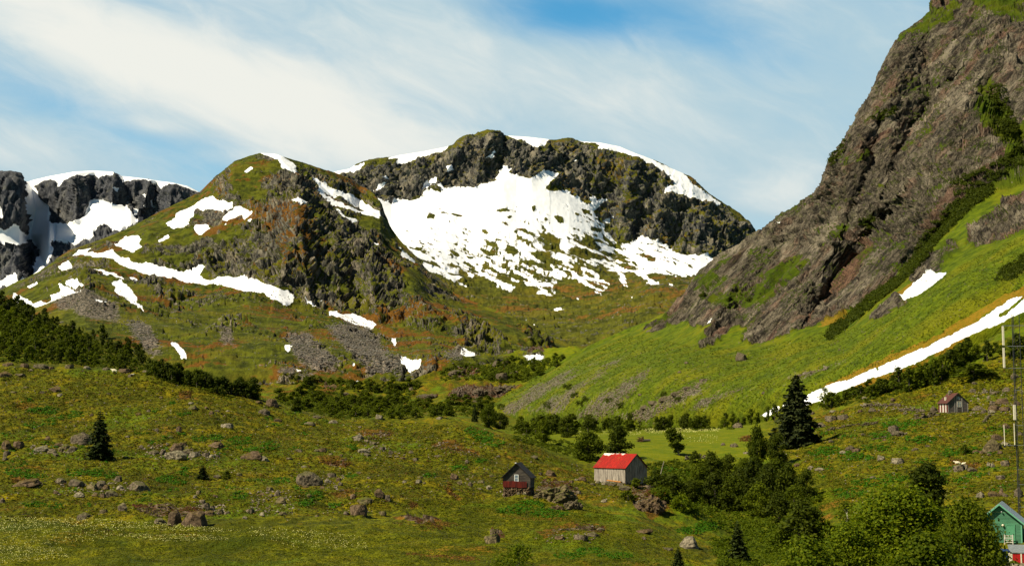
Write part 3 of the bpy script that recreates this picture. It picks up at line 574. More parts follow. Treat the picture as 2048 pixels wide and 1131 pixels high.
# ============================================================ valley floor and pastures: one sheet from the camera's feet to the foot of the mountains
ROWS = {
 10: [(-200, 3300), (2300, 3300)],
 40: [(-200, 1700), (2300, 1700)],
 80: [(-200, 1285), (1100, 1290), (1500, 1330), (2300, 1320)],
 120: [(-200,1128),(0,1130),(500,1138),(1000,1140),(1250,1148),(1400,1170),(1600,1185),(2300,1180)],
 165: [(-200,1035),(0,1040),(200,1042),(400,1048),(600,1050),(800,1055),(1000,1068),(1150,1080),(1300,1100),(1400,1118),(1500,1125),(1700,1120),(1900,1095),(2048,1083),(2300,1070)],
 230: [(-200,930),(0,935),(200,938),(400,945),(600,952),(800,965),(950,980),(1033,988),(1150,1002),(1250,1015),(1350,1045),(1450,1080),(1550,1085),(1650,1060),(1800,1015),(1950,990),(2048,980),(2300,950)],
 290: [(-200,825),(0,835),(200,842),(400,852),(600,882),(700,893),(850,903),(1000,925),(1100,945),(1180,958),(1250,966),(1300,972),(1350,1000),(1450,1030),(1520,1025),(1600,990),(1700,955),(1800,935),(1900,920),(2048,900),(2300,850)],
 325: [(-200,768),(0,775),(200,785),(400,800),(540,835),(600,850),(700,862),(850,862),(1000,868),(1060,888),(1100,905),(1150,928),(1190,938),(1250,945),(1300,952),(1350,965),(1450,985),(1520,975),(1600,945),(1700,915),(1800,898),(1900,880),(2048,858),(2300,800)],
 360: [(-200,716),(0,722),(100,725),(200,735),(300,742),(380,756),(450,778),(540,803),(600,824),(680,842),(760,838),(850,832),(900,834),(950,848),(1000,866),(1060,884),(1100,898),(1150,912),(1190,915),(1250,918),(1300,920),(1400,925),(1500,922),(1560,908),(1600,900),(1700,878),(1800,862),(1900,844),(2048,818),(2300,760)],
 410: [(-200,725),(0,728),(200,742),(380,765),(540,812),(600,834),(680,848),(850,842),(950,852),(1000,868),(1060,878),(1150,882),(1250,884),(1400,885),(1500,880),(1560,876),(1640,860),(1700,845),(1800,828),(1900,808),(2048,775),(2300,710)],
 480: [(-200,738),(0,742),(200,755),(400,785),(540,825),(700,852),(850,854),(950,860),(1000,866),(1150,866),(1250,863),(1400,860),(1500,856),(1560,848),(1600,832),(1640,818),(1700,797),(1800,762),(1900,716),(2000,668),(2060,640),(2300,540)],
 560: [(-200,700),(0,708),(200,728),(400,775),(540,822),(700,848),(850,850),(950,856),(1000,860),(1150,860),(1250,859),(1400,856),(1500,849),(1560,838),(1617,824),(1700,800),(1800,770),(1900,730),(2060,660),(2300,580)],
 680: [(-200,630),(0,640),(100,660),(200,690),(300,728),(400,765),(540,812),(700,843),(850,842),(950,848),(1050,852),(1200,856),(1350,856),(1500,860),(1700,850),(2060,800),(2300,750)],
 800: [(-200,590),(0,601),(50,622),(100,640),(180,665),(250,698),(300,725),(350,746),(400,764),(450,780),(520,798),(600,812),(700,832),(850,830),(950,838),(1050,850),(1200,858),(1350,858),(2300,858)],
 980: [(-200,640),(0,650),(200,690),(400,770),(520,795),(600,800),(700,814),(800,815),(900,812),(960,818),(1000,830),(1200,860),(2300,860)],
 1150: [(-200,660),(0,680),(200,710),(400,772),(520,785),(600,785),(700,790),(800,795),(900,782),(960,785),(1000,790),(1060,775),(1150,760),(1300,800),(2300,860)],
 1300: [(-200,660),(0,690),(300,760),(500,775),(600,766),(700,768),(800,762),(900,742),(1000,740),(1080,725),(1150,715),(1300,760),(2300,860)],
 1450: [(-200,680),(0,700),(300,765),(500,768),(600,757),(700,755),(800,745),(900,726),(1000,712),(1080,702),(1150,697),(1300,740),(2300,860)],
 1900: [(-200,760),(500,760),(900,720),(1080,710),(1150,700),(1300,720),(2300,860)],
}
def ground():
    du = 3.0 if QUICK else 1.8
    u = np.arange(-200, 2300 + du, du)
    ys = sorted(ROWS); tab = np.array([interp(ROWS[y], u) for y in ys])
    k = 9; tab = np.apply_along_axis(lambda r: np.convolve(np.pad(r, k, 'edge'), np.hanning(2 * k + 1) / np.hanning(2 * k + 1).sum(), 'valid'), 1, tab)
    st = .0034 if QUICK else .0023
    Yr = np.concatenate([np.exp(np.arange(math.log(10), math.log(95), .03)), np.exp(np.arange(math.log(95), math.log(1900), st))])
    # interpolate heights rather than rows of the picture
    H = np.array([W(u, tab[i], np.full(u.shape, float(y)))[:, 2] for i, y in enumerate(ys)])
    Z = pchip([math.log(y) for y in ys], H, np.log(Yr))
    t = (u - CX) / F / cp
    X = t[None] * Yr[:, None] * (1.0); Yg = np.repeat(Yr[:, None], len(u), 1)
    P = np.stack([X, Yg, Z], -1)
    U, V = PX(P)
    near = np.clip((700 - Yg) / 200, 0, 1)
    far = np.clip((Yg - 900) / 250, 0, 1) * np.clip((1250 - U) / 80, 0, 1)
    # mounds and knolls: (u, v, half-width px, half-depth m, height m)
    Z0 = P[..., 2].copy()
    for mu, mv, w, dpt, h, Yk in KNOLLS:
        xk = (mu - CX) / F * Yk
        wm = w / F * Yk
        dd = ((P[..., 0] - xk) / wm) ** 2 + ((P[..., 1] - Yk) / dpt) ** 2
        P[..., 2] += h * np.exp(-dd * dd)
    lump = fbm(P * np.array([1, 1, 0]), 26, 3, .5, 201) * 1.8 + fbm(P * np.array([1, 1, 0]), 7, 3, .6, 205) * .95
    tuss = np.clip(fbm(P * np.array([1, 1, 0]), 1.5, 3, .6, 209), -.2, 1) * .48
    meadow = np.clip((U - 1000) / 80, 0, 1) * np.clip((1560 - U) / 60, 0, 1) * np.clip((Yg - 340) / 30, 0, 1)
    low = np.clip((V - 1038) / 20, 0, 1) * np.clip((1400 - U) / 200, 0, 1)
    P[..., 2] += (lump * (.55 + .45 * near) + tuss * near * (1 - .6 * low)) * (1 - .8 * meadow) * np.clip((Yg - 60) / 60, 0, 1)
    P[..., 2] += far * (ridged(P * np.array([1, 1, .6]), 55, 4, .55, 215) * 7)
    P[..., 2] -= np.clip((Yg - 1500) / 300, 0, 1) * 40
    ROCKM = inside(ROCKPOLY, *warp(U, V, P, 16, 12, 221)).astype(float)
    RUSTM = inside(RUSTPOLY, *warp(U, V, P, 6, 12, 223)).astype(float)
    ROCKM = blur(ROCKM, 2); RUSTM = blur(RUSTM, 3)
    fr = facets(P, 5, 12) * 1.6 + facets(P, 1.8, 13) * .5
    P[..., 2] += ROCKM * np.where(Yg > 700, fr * 2.0, fr * .28)
    veg = np.clip(.92 - .75 * ROCKM + .1 * fbm(P, 4, 3, .6, 231), 0, 1)
    veg = np.where(far > .3, np.clip(.8 - .7 * ROCKM + .5 * fbm(P, 20, 3, .6, 235), 0, 1), veg)
    rust = np.clip(.21 + .70 * fbm(P * np.array([1, 1, .3]), 12, 4, .6, 237) + .25 * fbm(P, 60, 2, .5, 239) + .75 * RUSTM - .15 * meadow + .12 * far, 0, 1)
    global GR
    mat = near_ground_mat()
    o = grid_mesh('ground', P, mat, dict(snow=blur(inside(VSNOW, U, V).astype(float) * (Yg > 900), 1), veg=veg, rust=rust, scree=blur(inside([[(600,735),(700,740),(820,745),(800,760),(640,752)]], *warp(U, V, P, 20, 10, 241)).astype(float), 3), meadow=meadow, low=low), flip=False)
    return o, Surf(P)
# rows of knolls: u, v, half-width px, half-depth m, height m, distance
KNOLLS = [(900,895,70,9,1.6,285), (760,872,60,10,1.3,310), (840,1045,90,6,.9,172), (1150,1075,110,5,1.2,160), (1300,1000,60,6,1.8,250), (1110,990,60,6,.8,232), (740,1010,50,6,1.2,200), (300,1030,130,6,1.3,172), (1350,1010,60,8,1.6,246),
          (300,1085,300,7,1.0,140), (540,1080,200,6,.6,138), (1200,990,110,12,1.0,262)]
ROCKPOLY = [[(235,1015),(330,1005),(412,1020),(400,1042),(300,1043)], [(790,1042),(850,1036),(890,1048),(830,1056)], [(872,905),(900,900),(950,912),(900,914)], [(740,878),(785,874),(780,883),(745,884)], [(645,925),(690,922),(690,932)], [(364,784),(385,784),(380,794)], [(1060,995),(1075,972),(1110,966),(1160,985),(1155,1000),(1100,1006)], [(830,800),(860,785),(880,782),(850,800)], [(895,800),(905,775),(935,765),(960,775),(975,770),(1020,770),(1040,762),(1042,775),(1000,790),(960,795),(910,803)], [(900,750),(915,735),(950,735),(960,745),(930,755)], [(1000,750),(1020,742),(1040,745),(1010,760)], [(645,770),(665,762),(670,775),(650,780)],
            [(1060,700),(1085,695),(1088,712),(1050,716)], [(1265,1010),(1270,990),(1300,985),(1340,1000),(1350,1012),(1310,1020)], [(990,1050),(975,1072),(1010,1075),(1005,1062)], [(1100,1068),(1190,1052),(1215,1070),(1190,1082),(1110,1080)]]
RUSTPOLY = [[(710,868),(735,862),(790,870),(780,880),(730,880)], [(860,895),(880,882),(910,885),(950,905),(955,912),(900,905)], [(640,918),(670,920),(710,928),(690,932),(640,925)], [(780,1045),(830,1035),(880,1040),(920,1050),(870,1060),(820,1055)], [(1060,1075),(1100,1060),(1190,1050),(1220,1070),(1180,1085),(1090,1085)],
            [(1280,1000),(1340,1000),(1340,1030),(1290,1030)], [(800,1100),(960,1110),(960,1125),(820,1115)], [(885,970),(900,975),(920,995),(900,990)], [(815,1005),(835,1005),(825,1015)], [(650,985),(700,975),(740,990),(700,1000)], [(20,955),(80,955),(75,965),(20,965)], [(140,1055),(300,1060),(420,1065),(300,1075),(150,1068)],
            [(620,790),(640,780),(680,775),(660,790)], [(480,745),(560,760),(540,770),(480,760)], [(360,780),(385,782),(380,795),(360,790)], [(1460,845),(1520,835),(1560,830),(1530,842)], [(1480,875),(1500,870),(1505,882),(1480,882)], [(1900,915),(1960,925),(1950,935),(1900,925)]]
VSNOW = [[(1045,714),(1065,708),(1088,706),(1086,718),(1060,722)]]
def near_ground_mat():
    m = bpy.data.materials.new('pasture'); m.use_nodes = True
    T = NT(m.node_tree); b = T.n['Principled BSDF']
    p = T.objpos()
    micro = T.noise(p, 3.2, 3, .65); fine = T.noise(p, 0.95, 4, 0.65); mid = T.noise(p, .22, 4, .6); big = T.noise(p, .045, 3, .55)
    gd, gm, gy, gb = (.022, .028, .001), (.118, .122, .001), (.22, .165, .002), (.075, .135, .002)
    gr = T.mix(T.ramp(fine, .30, .66), gd, gm)
    gr = T.mix(T.math('MULTIPLY', T.ramp(mid, .48, .68), T.math('SUBTRACT', .65, T.math('MULTIPLY', T.attr('low'), .40))), gr, gy)
    gr = T.mix(T.math('MULTIPLY', T.ramp(big, .52, .66), .55), gr, gb)
    gr = T.mix(T.math('MULTIPLY', T.ramp(micro, .50, .80), .55), gr, gd)
    hol = T.noise(T.mapping(p, scale=(1, .6, 1), loc=(9, 4, 0)), .085, 4, .6)  # shade of hollows painted into the grass colour by noise, not from relief
    gr = T.mix(T.math('MULTIPLY', T.ramp(hol, .50, .64), .55), gr, gd)
    me = T.mix(T.ramp(mid, .35, .65), (.085, .115, .001), (.135, .145, .002))
    gr = T.mix(T.attr('meadow'), gr, me)
    ru = T.mix(T.ramp(fine, .38, .66), (.065, .026, .004), (.20, .085, .010))
    rm = T.ramp(T.math('ADD', T.attr('rust'), T.math('MULTIPLY', T.math('SUBTRACT', fine, .5), .9)), .36, .66)
    gr = T.mix(T.math('MULTIPLY', rm, .8), gr, ru)
    rk = T.mix(T.ramp(fine, .40, .62), (.022, .014, .008), (.15, .11, .07))
    rk = T.mix(T.ramp(mid, .48, .58), rk, (.055, .022, .008))
    vg = T.ramp(T.math('ADD', T.attr('veg'), T.math('MULTIPLY', T.math('SUBTRACT', fine, .5), .9)), .42, .56)
    col = T.mix(vg, rk, gr)
    scm = T.ramp(T.math('ADD', T.attr('scree'), T.math('MULTIPLY', T.math('SUBTRACT', mid, .5), 1.3)), .40, .58)
    col = T.mix(scm, col, T.mix(T.ramp(fine, .4, .6), (.03, .028, .026), (.2, .18, .155)))
    col = T.mix(T.attr('snow'), col, (.85, .85, .85))
    T.l.new(col, b.inputs['Base Color']); b.inputs['Roughness'].default_value = .95; b.inputs['Specular IOR Level'].default_value = .1
    bm = T.new('ShaderNodeBump'); bm.inputs['Strength'].default_value = .8; bm.inputs['Distance'].default_value = .5
    T.l.new(T.math('ADD', fine, T.math('MULTIPLY', micro, .35)), bm.inputs['Height']); T.l.new(bm.outputs[0], b.inputs['Normal'])
    return m

o_far, S_far = far_mountain(); o_far.name = 'mountain'
o_cen, S_cen = central_mountain()
o_hill, S_hill = left_hill()
o_rgt, S_rgt = right_mountain()
o_gnd, S_gnd = ground()
# ============================================================ object tools
def simple_mat(name, col, rough=.8, spec=.3, var=0.0, metal=0.0, col2=None, scale=4.0, bump=0.0, stretch=(1, 1, 1)):
    m = bpy.data.materials.new(name); m.use_nodes = True
    T = NT(m.node_tree); b = T.n['Principled BSDF']
    c2 = col2 or tuple(c * (1 - var) for c in col)
    n = T.noise(T.mapping(T.objpos(), scale=stretch), scale, 4, .65)
    T.l.new(T.mix(T.ramp(n, .35, .65), c2, col), b.inputs['Base Color'])
    b.inputs['Roughness'].default_value = rough; b.inputs['Specular IOR Level'].default_value = spec; b.inputs['Metallic'].default_value = metal
    if bump:
        bm = T.new('ShaderNodeBump'); bm.inputs['Strength'].default_value = .6; bm.inputs['Distance'].default_value = bump
        T.l.new(n, bm.inputs['Height']); T.l.new(bm.outputs[0], b.inputs['Normal'])
    return m
def leaf_mat(name, a, b_, trans=.22):
    m = bpy.data.materials.new(name); m.use_nodes = True
    T = NT(m.node_tree); b = T.n['Principled BSDF']
    r = T.new('ShaderNodeNewGeometry').outputs['Random Per Island']
    orr = T.new('ShaderNodeObjectInfo').outputs['Random']
    col = T.mix(r, a, b_)
    col = T.mix(T.math('MULTIPLY', orr, .55), col, tuple(c * .55 for c in a))
    T.l.new(col, b.inputs['Base Color']); b.inputs['Roughness'].default_value = .75; b.inputs['Specular IOR Level'].default_value = .15
    tr = T.new('ShaderNodeBsdfTranslucent'); T.l.new(col, tr.inputs[0])
    mx = T.new('ShaderNodeMixShader'); mx.inputs[0].default_value = trans
    out = [n for n in T.n if n.type == 'OUTPUT_MATERIAL'][0]
    T.l.new(b.outputs[0], mx.inputs[1]); T.l.new(tr.outputs[0], mx.inputs[2]); T.l.new(mx.outputs[0], out.inputs[0])
    return m
def rock_mat(name, dark, light, moss, mossamt):
    m = bpy.data.materials.new(name); m.use_nodes = True
    T = NT(m.node_tree); b = T.n['Principled BSDF']
    g = T.new('ShaderNodeNewGeometry'); p = g.outputs['Position']
    n1 = T.noise(p, 2.6, 4, .65); n2 = T.noise(p, .8, 3, .6)
    r = T.new('ShaderNodeObjectInfo').outputs['Random']
    c = T.mix(T.ramp(n1, .40, .60), dark, light)
    c = T.mix(T.math('MULTIPLY', r, .45), c, tuple(x * .55 for x in light))
    sep = T.new('ShaderNodeSeparateXYZ'); T.l.new(g.outputs['Normal'], sep.inputs[0])
    up = T.math('MULTIPLY', T.ramp(T.math('ADD', sep.outputs[2], T.math('MULTIPLY', T.math('SUBTRACT', n2, .5), 1.6)), .55, 1.0), mossamt)
    T.l.new(T.mix(up, c, moss), b.inputs['Base Color'])
    b.inputs['Roughness'].default_value = .9; b.inputs['Specular IOR Level'].default_value = .15
    bm = T.new('ShaderNodeBump'); bm.inputs['Strength'].default_value = .7; bm.inputs['Distance'].default_value = .12
    T.l.new(n1, bm.inputs['Height']); T.l.new(bm.outputs[0], b.inputs['Normal'])
    return m
M = dict(
    leaf=leaf_mat('birch_leaves', (.045, .070, .001), (.160, .190, .003), .5), leafdark=leaf_mat('dark_leaves', (.030, .048, .001), (.105, .125, .003), .45),
    leafbright=leaf_mat('bright_leaves', (.055, .095, .001), (.20, .235, .003), .5), needle=leaf_mat('spruce_needles', (.010, .018, .005), (.050, .058, .010), .1),
    needleolive=leaf_mat('olive_needles', (.014, .026, .003), (.058, .075, .007), .1),
    fern=leaf_mat('fern_fronds', (.030, .100, .001), (.090, .230, .003), .35), heath=leaf_mat('heath_leaves', (.040, .045, .001), (.195, .165, .002), .3),
    rusty=leaf_mat('rusty_heather', (.055, .024, .005), (.13, .062, .010), .1),
    bark=simple_mat('bark', (.10, .08, .06), var=.6, scale=8), birchbark=simple_mat('birch_bark', (.42, .38, .30), col2=(.10, .08, .06), scale=6),
    grey=rock_mat('grey_stone', (.028, .021, .014), (.165, .128, .082), (.075, .075, .012), .55), brown=rock_mat('brown_stone', (.030, .019, .010), (.15, .10, .058), (.085, .06, .012), .75),
    pale=rock_mat('pale_stone', (.055, .045, .03), (.27, .225, .15), (.12, .12, .03), .3), mossy=rock_mat('mossy_stone', (.035, .028, .014), (.17, .13, .065), (.075, .08, .008), .9),
    slab=rock_mat('slab_stone', (.042, .029, .022), (.18, .13, .095), (.05, .07, .008), .5),
)
class MB:
    """collects shapes and links them as one mesh object"""
    def __init__(s): s.v = []; s.f = []; s.m = []
    def add(s, verts, faces, mi=0):
        k = len(s.v); s.v += [tuple(v) for v in verts]; s.f += [tuple(i + k for i in f) for f in faces]; s.m += [mi] * len(faces)
    def box(s, x0, x1, y0, y1, z0, z1, mi=0):
        s.add([(x0,y0,z0),(x1,y0,z0),(x1,y1,z0),(x0,y1,z0),(x0,y0,z1),(x1,y0,z1),(x1,y1,z1),(x0,y1,z1)],
              [(0,3,2,1),(4,5,6,7),(0,1,5,4),(1,2,6,5),(2,3,7,6),(3,0,4,7)], mi)
    def tube(s, pts, rad, n=7, mi=0, cap=True):
        pts = [Vector(p) for p in pts]; k = len(s.v)
        for i, p in enumerate(pts):
            d = (pts[min(i + 1, len(pts) - 1)] - pts[max(i - 1, 0)]).normalized()
            a = d.orthogonal().normalized() if abs(d.z) < .9 else d.cross(Vector((1, 0, 0))).normalized()
            b = d.cross(a)
            r = rad[i] if hasattr(rad, '__len__') else rad
            for j in range(n):
                t = 2 * math.pi * j / n; s.v.append(tuple(p + (a * math.cos(t) + b * math.sin(t)) * r))
        for i in range(len(pts) - 1):
            for j in range(n):
                s.f.append((k + i * n + j, k + i * n + (j + 1) % n, k + (i + 1) * n + (j + 1) % n, k + (i + 1) * n + j)); s.m.append(mi)
        if cap:
            s.f.append(tuple(k + j for j in range(n))[::-1]); s.f.append(tuple(k + (len(pts) - 1) * n + j for j in range(n))); s.m += [mi, mi]
    def mesh(s, name, mats, smooth=False):
        me = bpy.data.meshes.new(name); me.from_pydata(s.v, [], s.f)
        for m in (mats if isinstance(mats, (list, tuple)) else [mats]): me.materials.append(m)
        me.polygons.foreach_set('material_index', s.m)
        if smooth: me.polygons.foreach_set('use_smooth', [True] * len(s.f))
        me.update(); return me
    def build(s, name, mats, parent=None, smooth=False):
        return link(name, s.mesh(name, mats, smooth), parent)
def link(name, data, parent=None):
    o = bpy.data.objects.new(name, data); COL.objects.link(o)
    if parent: o.parent = parent
    return o
def tag(o, label=None, cat=None, group=None, kind=None):
    if label: o['label'] = label
    if cat: o['category'] = cat
    if group: o['group'] = group
    if kind: o['kind'] = kind
    return o
def empty(name, loc, rz=0.0, scale=1.0):
    o = bpy.data.objects.new(name, None); COL.objects.link(o); o.location = loc; o.rotation_euler.z = rz
    o.empty_display_size = .3
    o.scale = scale if hasattr(scale, '__len__') else (scale,) * 3
    return o
def quads_mesh(name, Cn, N, size, mat, rng, aspect=1.0, tri=False):
    """many small leaf faces: centres Cn, facing N"""
    n = len(Cn); N = N / (np.linalg.norm(N, axis=1, keepdims=True) + 1e-9)
    a = np.cross(N, rng.normal(size=(n, 3))); a /= np.linalg.norm(a, axis=1, keepdims=True) + 1e-9
    b = np.cross(N, a); s = (size if hasattr(size, '__len__') else np.full(n, size))[:, None] * .5
    if aspect != 1.0: b = b * aspect
    k = 3 if tri else 4
    V = np.stack([Cn - a * s - b * s * .6, Cn + a * s - b * s * .9, Cn + a * s * .7 + b * s, Cn - a * s * .8 + b * s * .8][:k], 1).reshape(-1, 3)
    me = bpy.data.meshes.new(name); me.vertices.add(n * k); me.vertices.foreach_set('co', V.reshape(-1).astype(np.float32))
    me.loops.add(n * k); me.polygons.add(n)
    me.polygons.foreach_set('loop_start', np.arange(0, n * k, k, dtype=np.int32)); me.loops.foreach_set('vertex_index', np.arange(n * k, dtype=np.int32))
    me.update(calc_edges=True); me.materials.append(mat); return me

# ============================================================ trees (unit height, scaled where they stand)
def broadleaf(name, seed, nleaf, leaf, width=.62, low=.16, mat='leaf', nclump=26, lean=0.0, merged=False, slim=False):
    rng = np.random.RandomState(seed)
    tr = MB(); tops = []
    bend = rng.normal(size=2) * .04
    path = [(0, 0, -.04), (bend[0] * .5, bend[1] * .5, .25), (bend[0], bend[1], .5), (bend[0] * 1.2, bend[1], .80)]
    tr.tube(path, [.028, .022, .016, .006], 6)
    for i in range(nclump):
        h = low + (1 - low) * (i + .5) / nclump
        prof = math.sin(math.pi * min(1, ((h - low) / (1 - low)) ** .75 * .93 + .07)) ** .7
        r = width * .5 * prof * rng.uniform(.35, 1.0)
        a = rng.uniform(0, 6.283)
        c = np.array([bend[0] * h + r * math.cos(a), bend[1] * h + r * math.sin(a), h * .96])
        tops.append((c, rng.uniform(.075, .135) * (width / .62) ** .6))
        if i % 3 == 0:
            z0 = max(.12, h - .22)
            tr.tube([(bend[0] * z0, bend[1] * z0, z0), (c[0] * .5, c[1] * .5, (z0 + h) / 2 - .01), tuple(c)], [.010, .006, .002], 4, cap=False)
    tops.append((np.array([bend[0], bend[1], .93]), .08))
    w = np.array([t[1] ** 2 for t in tops]); w /= w.sum()
    idx = rng.choice(len(tops), nleaf, p=w)
    cc = np.array([t[0] for t in tops])[idx]; rr = np.array([t[1] for t in tops])[idx]
    d = rng.normal(size=(nleaf, 3)); d /= np.linalg.norm(d, axis=1, keepdims=True)
    rad = rr * rng.uniform(.45, 1.25, nleaf) * rng.choice([1, 1, 1, 1.5], nleaf)
    P = cc + d * rad[:, None] * np.array([1, 1, .8])
    N = d + rng.normal(size=(nleaf, 3)) * .6 + np.array([0, 0, .3])
    me = quads_mesh(name + '_crown', P, N, leaf * rng.uniform(.6, 1.3, nleaf), M[mat], rng)
    return tr.mesh('trunk', M['birchbark' if slim else 'bark']), me
def conifer(name, seed, whorls, width=.5, mat='needle', dens=1.0, ragged=.25, top=1.0):
    rng = np.random.RandomState(seed); tr = MB()
    tr.tube([(0, 0, -.03), (.004, 0, .4), (0, .003, .98)], [.022, .015, .003], 6)
    Cs, Ns, Sz = [], [], []
    for i in range(whorls):
        h = .05 + .93 * (i / whorls)
        R_ = width * .5 * (1 - h) ** .80 * (1.0 if h > .15 else .80 + .2 * h / .15) + .012
        nb = 7 if h < .8 else 5
        for k in range(nb):
            a = 6.283 * (k + rng.uniform(-.35, .35)) / nb + i * 1.7
            L = R_ * rng.uniform(1 - ragged, 1 + ragged * .6); droop = .22 + .25 * (1 - h)
            dx, dy = math.cos(a), math.sin(a)
            if k % 2 == 0: tr.tube([(0, 0, h), (dx * L * .6, dy * L * .6, h - L * droop * .5)], [.004, .001], 3, cap=False)
            m = max(4, int(46 * dens * (L / (width * .5)) ** .9))
            t = rng.uniform(.12, 1, m) ** .8
            side = rng.normal(size=m) * .22 * L * (1.15 - t)
            x = dx * L * t - dy * side; y = dy * L * t + dx * side
            z = h - L * droop * t ** 1.1 + .10 * L * t * t - np.abs(rng.normal(size=m)) * .028 * (1.2 - h)
            Cs.append(np.stack([x, y, z], 1)); Ns.append(np.stack([dx * .3 + rng.normal(size=m) * .5, dy * .3 + rng.normal(size=m) * .5, 1 + 0 * x], 1)); Sz.append(np.full(m, .030 + .028 * (1 - h)))
    Cs = np.concatenate(Cs); Cs[:, 2] = np.maximum(Cs[:, 2], .005)
    me = quads_mesh(name + '_crown', Cs, np.concatenate(Ns), np.concatenate(Sz) / dens ** .3 * rng.uniform(.6, 1.3, len(Cs)), M[mat], rng, aspect=.8)
    return tr.mesh('trunk', M['bark']), me
def joined(name, tr, cr):
    """trunk and crown as one mesh, for trees too small in view to show their parts"""
    bm = bmesh.new(); bm.from_mesh(tr); n = len(bm.faces)
    bm.from_mesh(cr)
    for i, f in enumerate(bm.faces): f.material_index = 0 if i < n else 1
    me = bpy.data.meshes.new(name); bm.to_mesh(me); bm.free()
    me.materials.append(tr.materials[0]); me.materials.append(cr.materials[0]); return me

BIG = [broadleaf('birch', s, 5200, .040, width=w, low=lo, nclump=nc, mat=mt) for s, w, lo, nc, mt in [(1, .66, .12, 30, 'leaf'), (2, .80, .08, 34, 'leaf'), (3, .60, .10, 28, 'leafdark'), (4, .72, .06, 32, 'leafdark')]]
SLIM = [broadleaf('slim_birch', s, 1500, .050, width=.40, low=.14, nclump=22, mat='leaf', slim=True) for s in (11, 12)]
THIN = broadleaf('thin_birch', 15, 420, .045, width=.55, low=.30, nclump=18, mat='leaf', slim=True)
SMALL = [joined('small_birch', *broadleaf('b', s, 900, .075, width=w, low=.10, nclump=14, mat=mt)) for s, w, mt in [(21, .62, 'leaf'), (22, .78, 'leaf'), (23, .60, 'leafdark'), (24, .74, 'leafdark')]]
CON = [conifer('spruce', 31, 26, .50, 'needleolive', ragged=.55, dens=1.3), conifer('great_spruce', 32, 40, .64, 'needle', dens=2.6, ragged=.5)]
SMALLCON = joined('small_spruce', *conifer('c', 33, 20, .42, 'needleolive', dens=.6))
SHRUB = [broadleaf('shrub', s, 900, .10, width=1.3, low=.02, nclump=26, mat=mt) for s, mt in [(41, 'leaf'), (42, 'leafbright')]]
SHRUBJ = [joined('shrub', *s) for s in SHRUB] + [joined('shrub', *broadleaf('s', 43, 700, .11, width=1.3, low=.02, nclump=24, mat='leafdark'))]
rnd = random.Random(5)
def hit_any(u, v):
    c_ = [q for q in (s.hit(u, v) for s in (S_gnd, S_rgt, S_hill)) if q is not None]
    return min(c_, key=lambda q: q[1]) if c_ else None
class _Any:
    def hit(s, u, v): return hit_any(u, v)
S_any = _Any()
def tree(kind, surf, u, v, h, w, pair, label, cat, group=None, rot=None, lean=0.0, sink=.0):
    """stands a tree of h x w picture pixels on the slope at (u, v)"""
    p = surf.hit(u, v)
    if p is None: return None
    m = p[1] / F; H = h * m
    nat = {id(BIG[0]): .66}
    wid = w * m
    o = None
    if isinstance(pair, tuple):
        o = empty(kind, p, rnd.uniform(0, 6.28) if rot is None else rot)
        base = pair[2] if len(pair) > 2 else .66
        o.scale = (wid / base, wid / base, H)
        link('trunk', pair[0], o); link('crown', pair[1], o)
    else:
        o = link(kind, pair); o.location = p; o.rotation_euler.z = rnd.uniform(0, 6.28)
        o.scale = (wid / .66, wid / .66, H)
    if lean: o.rotation_euler = (0, lean, 0)
    tag(o, label, cat, group)
    return o
def T3(pair, w): return (pair[0], pair[1], w)

# ------------------------------------------------------------ single trees
tree('spruce', S_any, 197, 917, 98, 56, T3(CON[0], .50), 'narrow dark green spruce standing alone on the left pasture beside the big grey boulder', 'tree')
tree('spruce', S_any, 1594, 893, 148, 98, T3(CON[1], .60), 'great dark spruce rising above the pasture, the tallest conifer', 'tree')
tree('spruce', S_any, 948, 843, 34, 15, T3(CON[0], .50), 'small pointed spruce on the crest of the mound left of the valley birches', 'tree')
tree('spruce', S_any, 1474, 1122, 82, 44, T3(CON[0], .50), 'young dark spruce among the bushes at the lower edge, below the hollow wood', 'tree')
tree('spruce', S_any, 1356, 1134, 42, 26, T3(CON[0], .50), 'small spruce at the bottom edge, left of the young spruce', 'tree')
tree('birch', S_any, 591, 824, 28, 25, T3(BIG[2], .6), 'round dark little tree on the crest beside two boulders', 'tree')
tree('shrub', S_any, 404, 955, 26, 26, T3(CON[0], .50), 'little bushy spruce on the left pasture above the peaty bank', 'tree')
for u, v, h, w, b, lab in [
    (1175, 920, 56, 60, 1, 'broad green birch just left of the red roofed barn'), (1231, 914, 60, 50, 2, 'dark upright birch directly behind the red barn roof'),
    (1087, 886, 44, 34, 0, 'birch in the hollow between the log hut and the valley wood'), (1134, 874, 42, 38, 3, 'dark round topped birch above the broad green birch'),
    (978, 854, 44, 34, 1, 'bushy birch just right of the small pointed spruce'), (1000, 858, 32, 32, 3, 'low dark birch on the right flank of the mound crest'),
    (1858, 1022, 92, 74, 2, 'dense dark birch rising behind the big bright trees'), (1612, 1092, 92, 76, 2, 'brownish green tree at the lower end of the hollow wood'),
    (1513, 938, 82, 40, 1, 'tall tapering birch left of the great spruce, tallest of the hollow wood'), (1555, 930, 62, 44, 3, 'dark birch at the foot of the great spruce'),
    (505, 797, 42, 38, 3, 'round dark birch at the right end of the left wood'), (478, 790, 36, 24, 2, 'upright dark birch beside the round one where the left wood ends')]:
    tree('birch', S_any, u, v, h, w, T3(BIG[b], [.66, .80, .60, .72][b]), lab, 'tree')
tree('thin_birch', S_any, 1695, 1066, 62, 42, T3(THIN, .5), 'thin see-through young birch left of the big bright trees', 'tree')
tree('thin_birch', S_any, 1647, 806, 32, 26, T3(THIN, .5), 'thin airy birch standing against the snow right of the great spruce', 'tree')
tree('shrub', S_any, 1662, 814, 28, 26, SHRUBJ[2], 'dark bush below the snow strip right of the great spruce', 'bush')
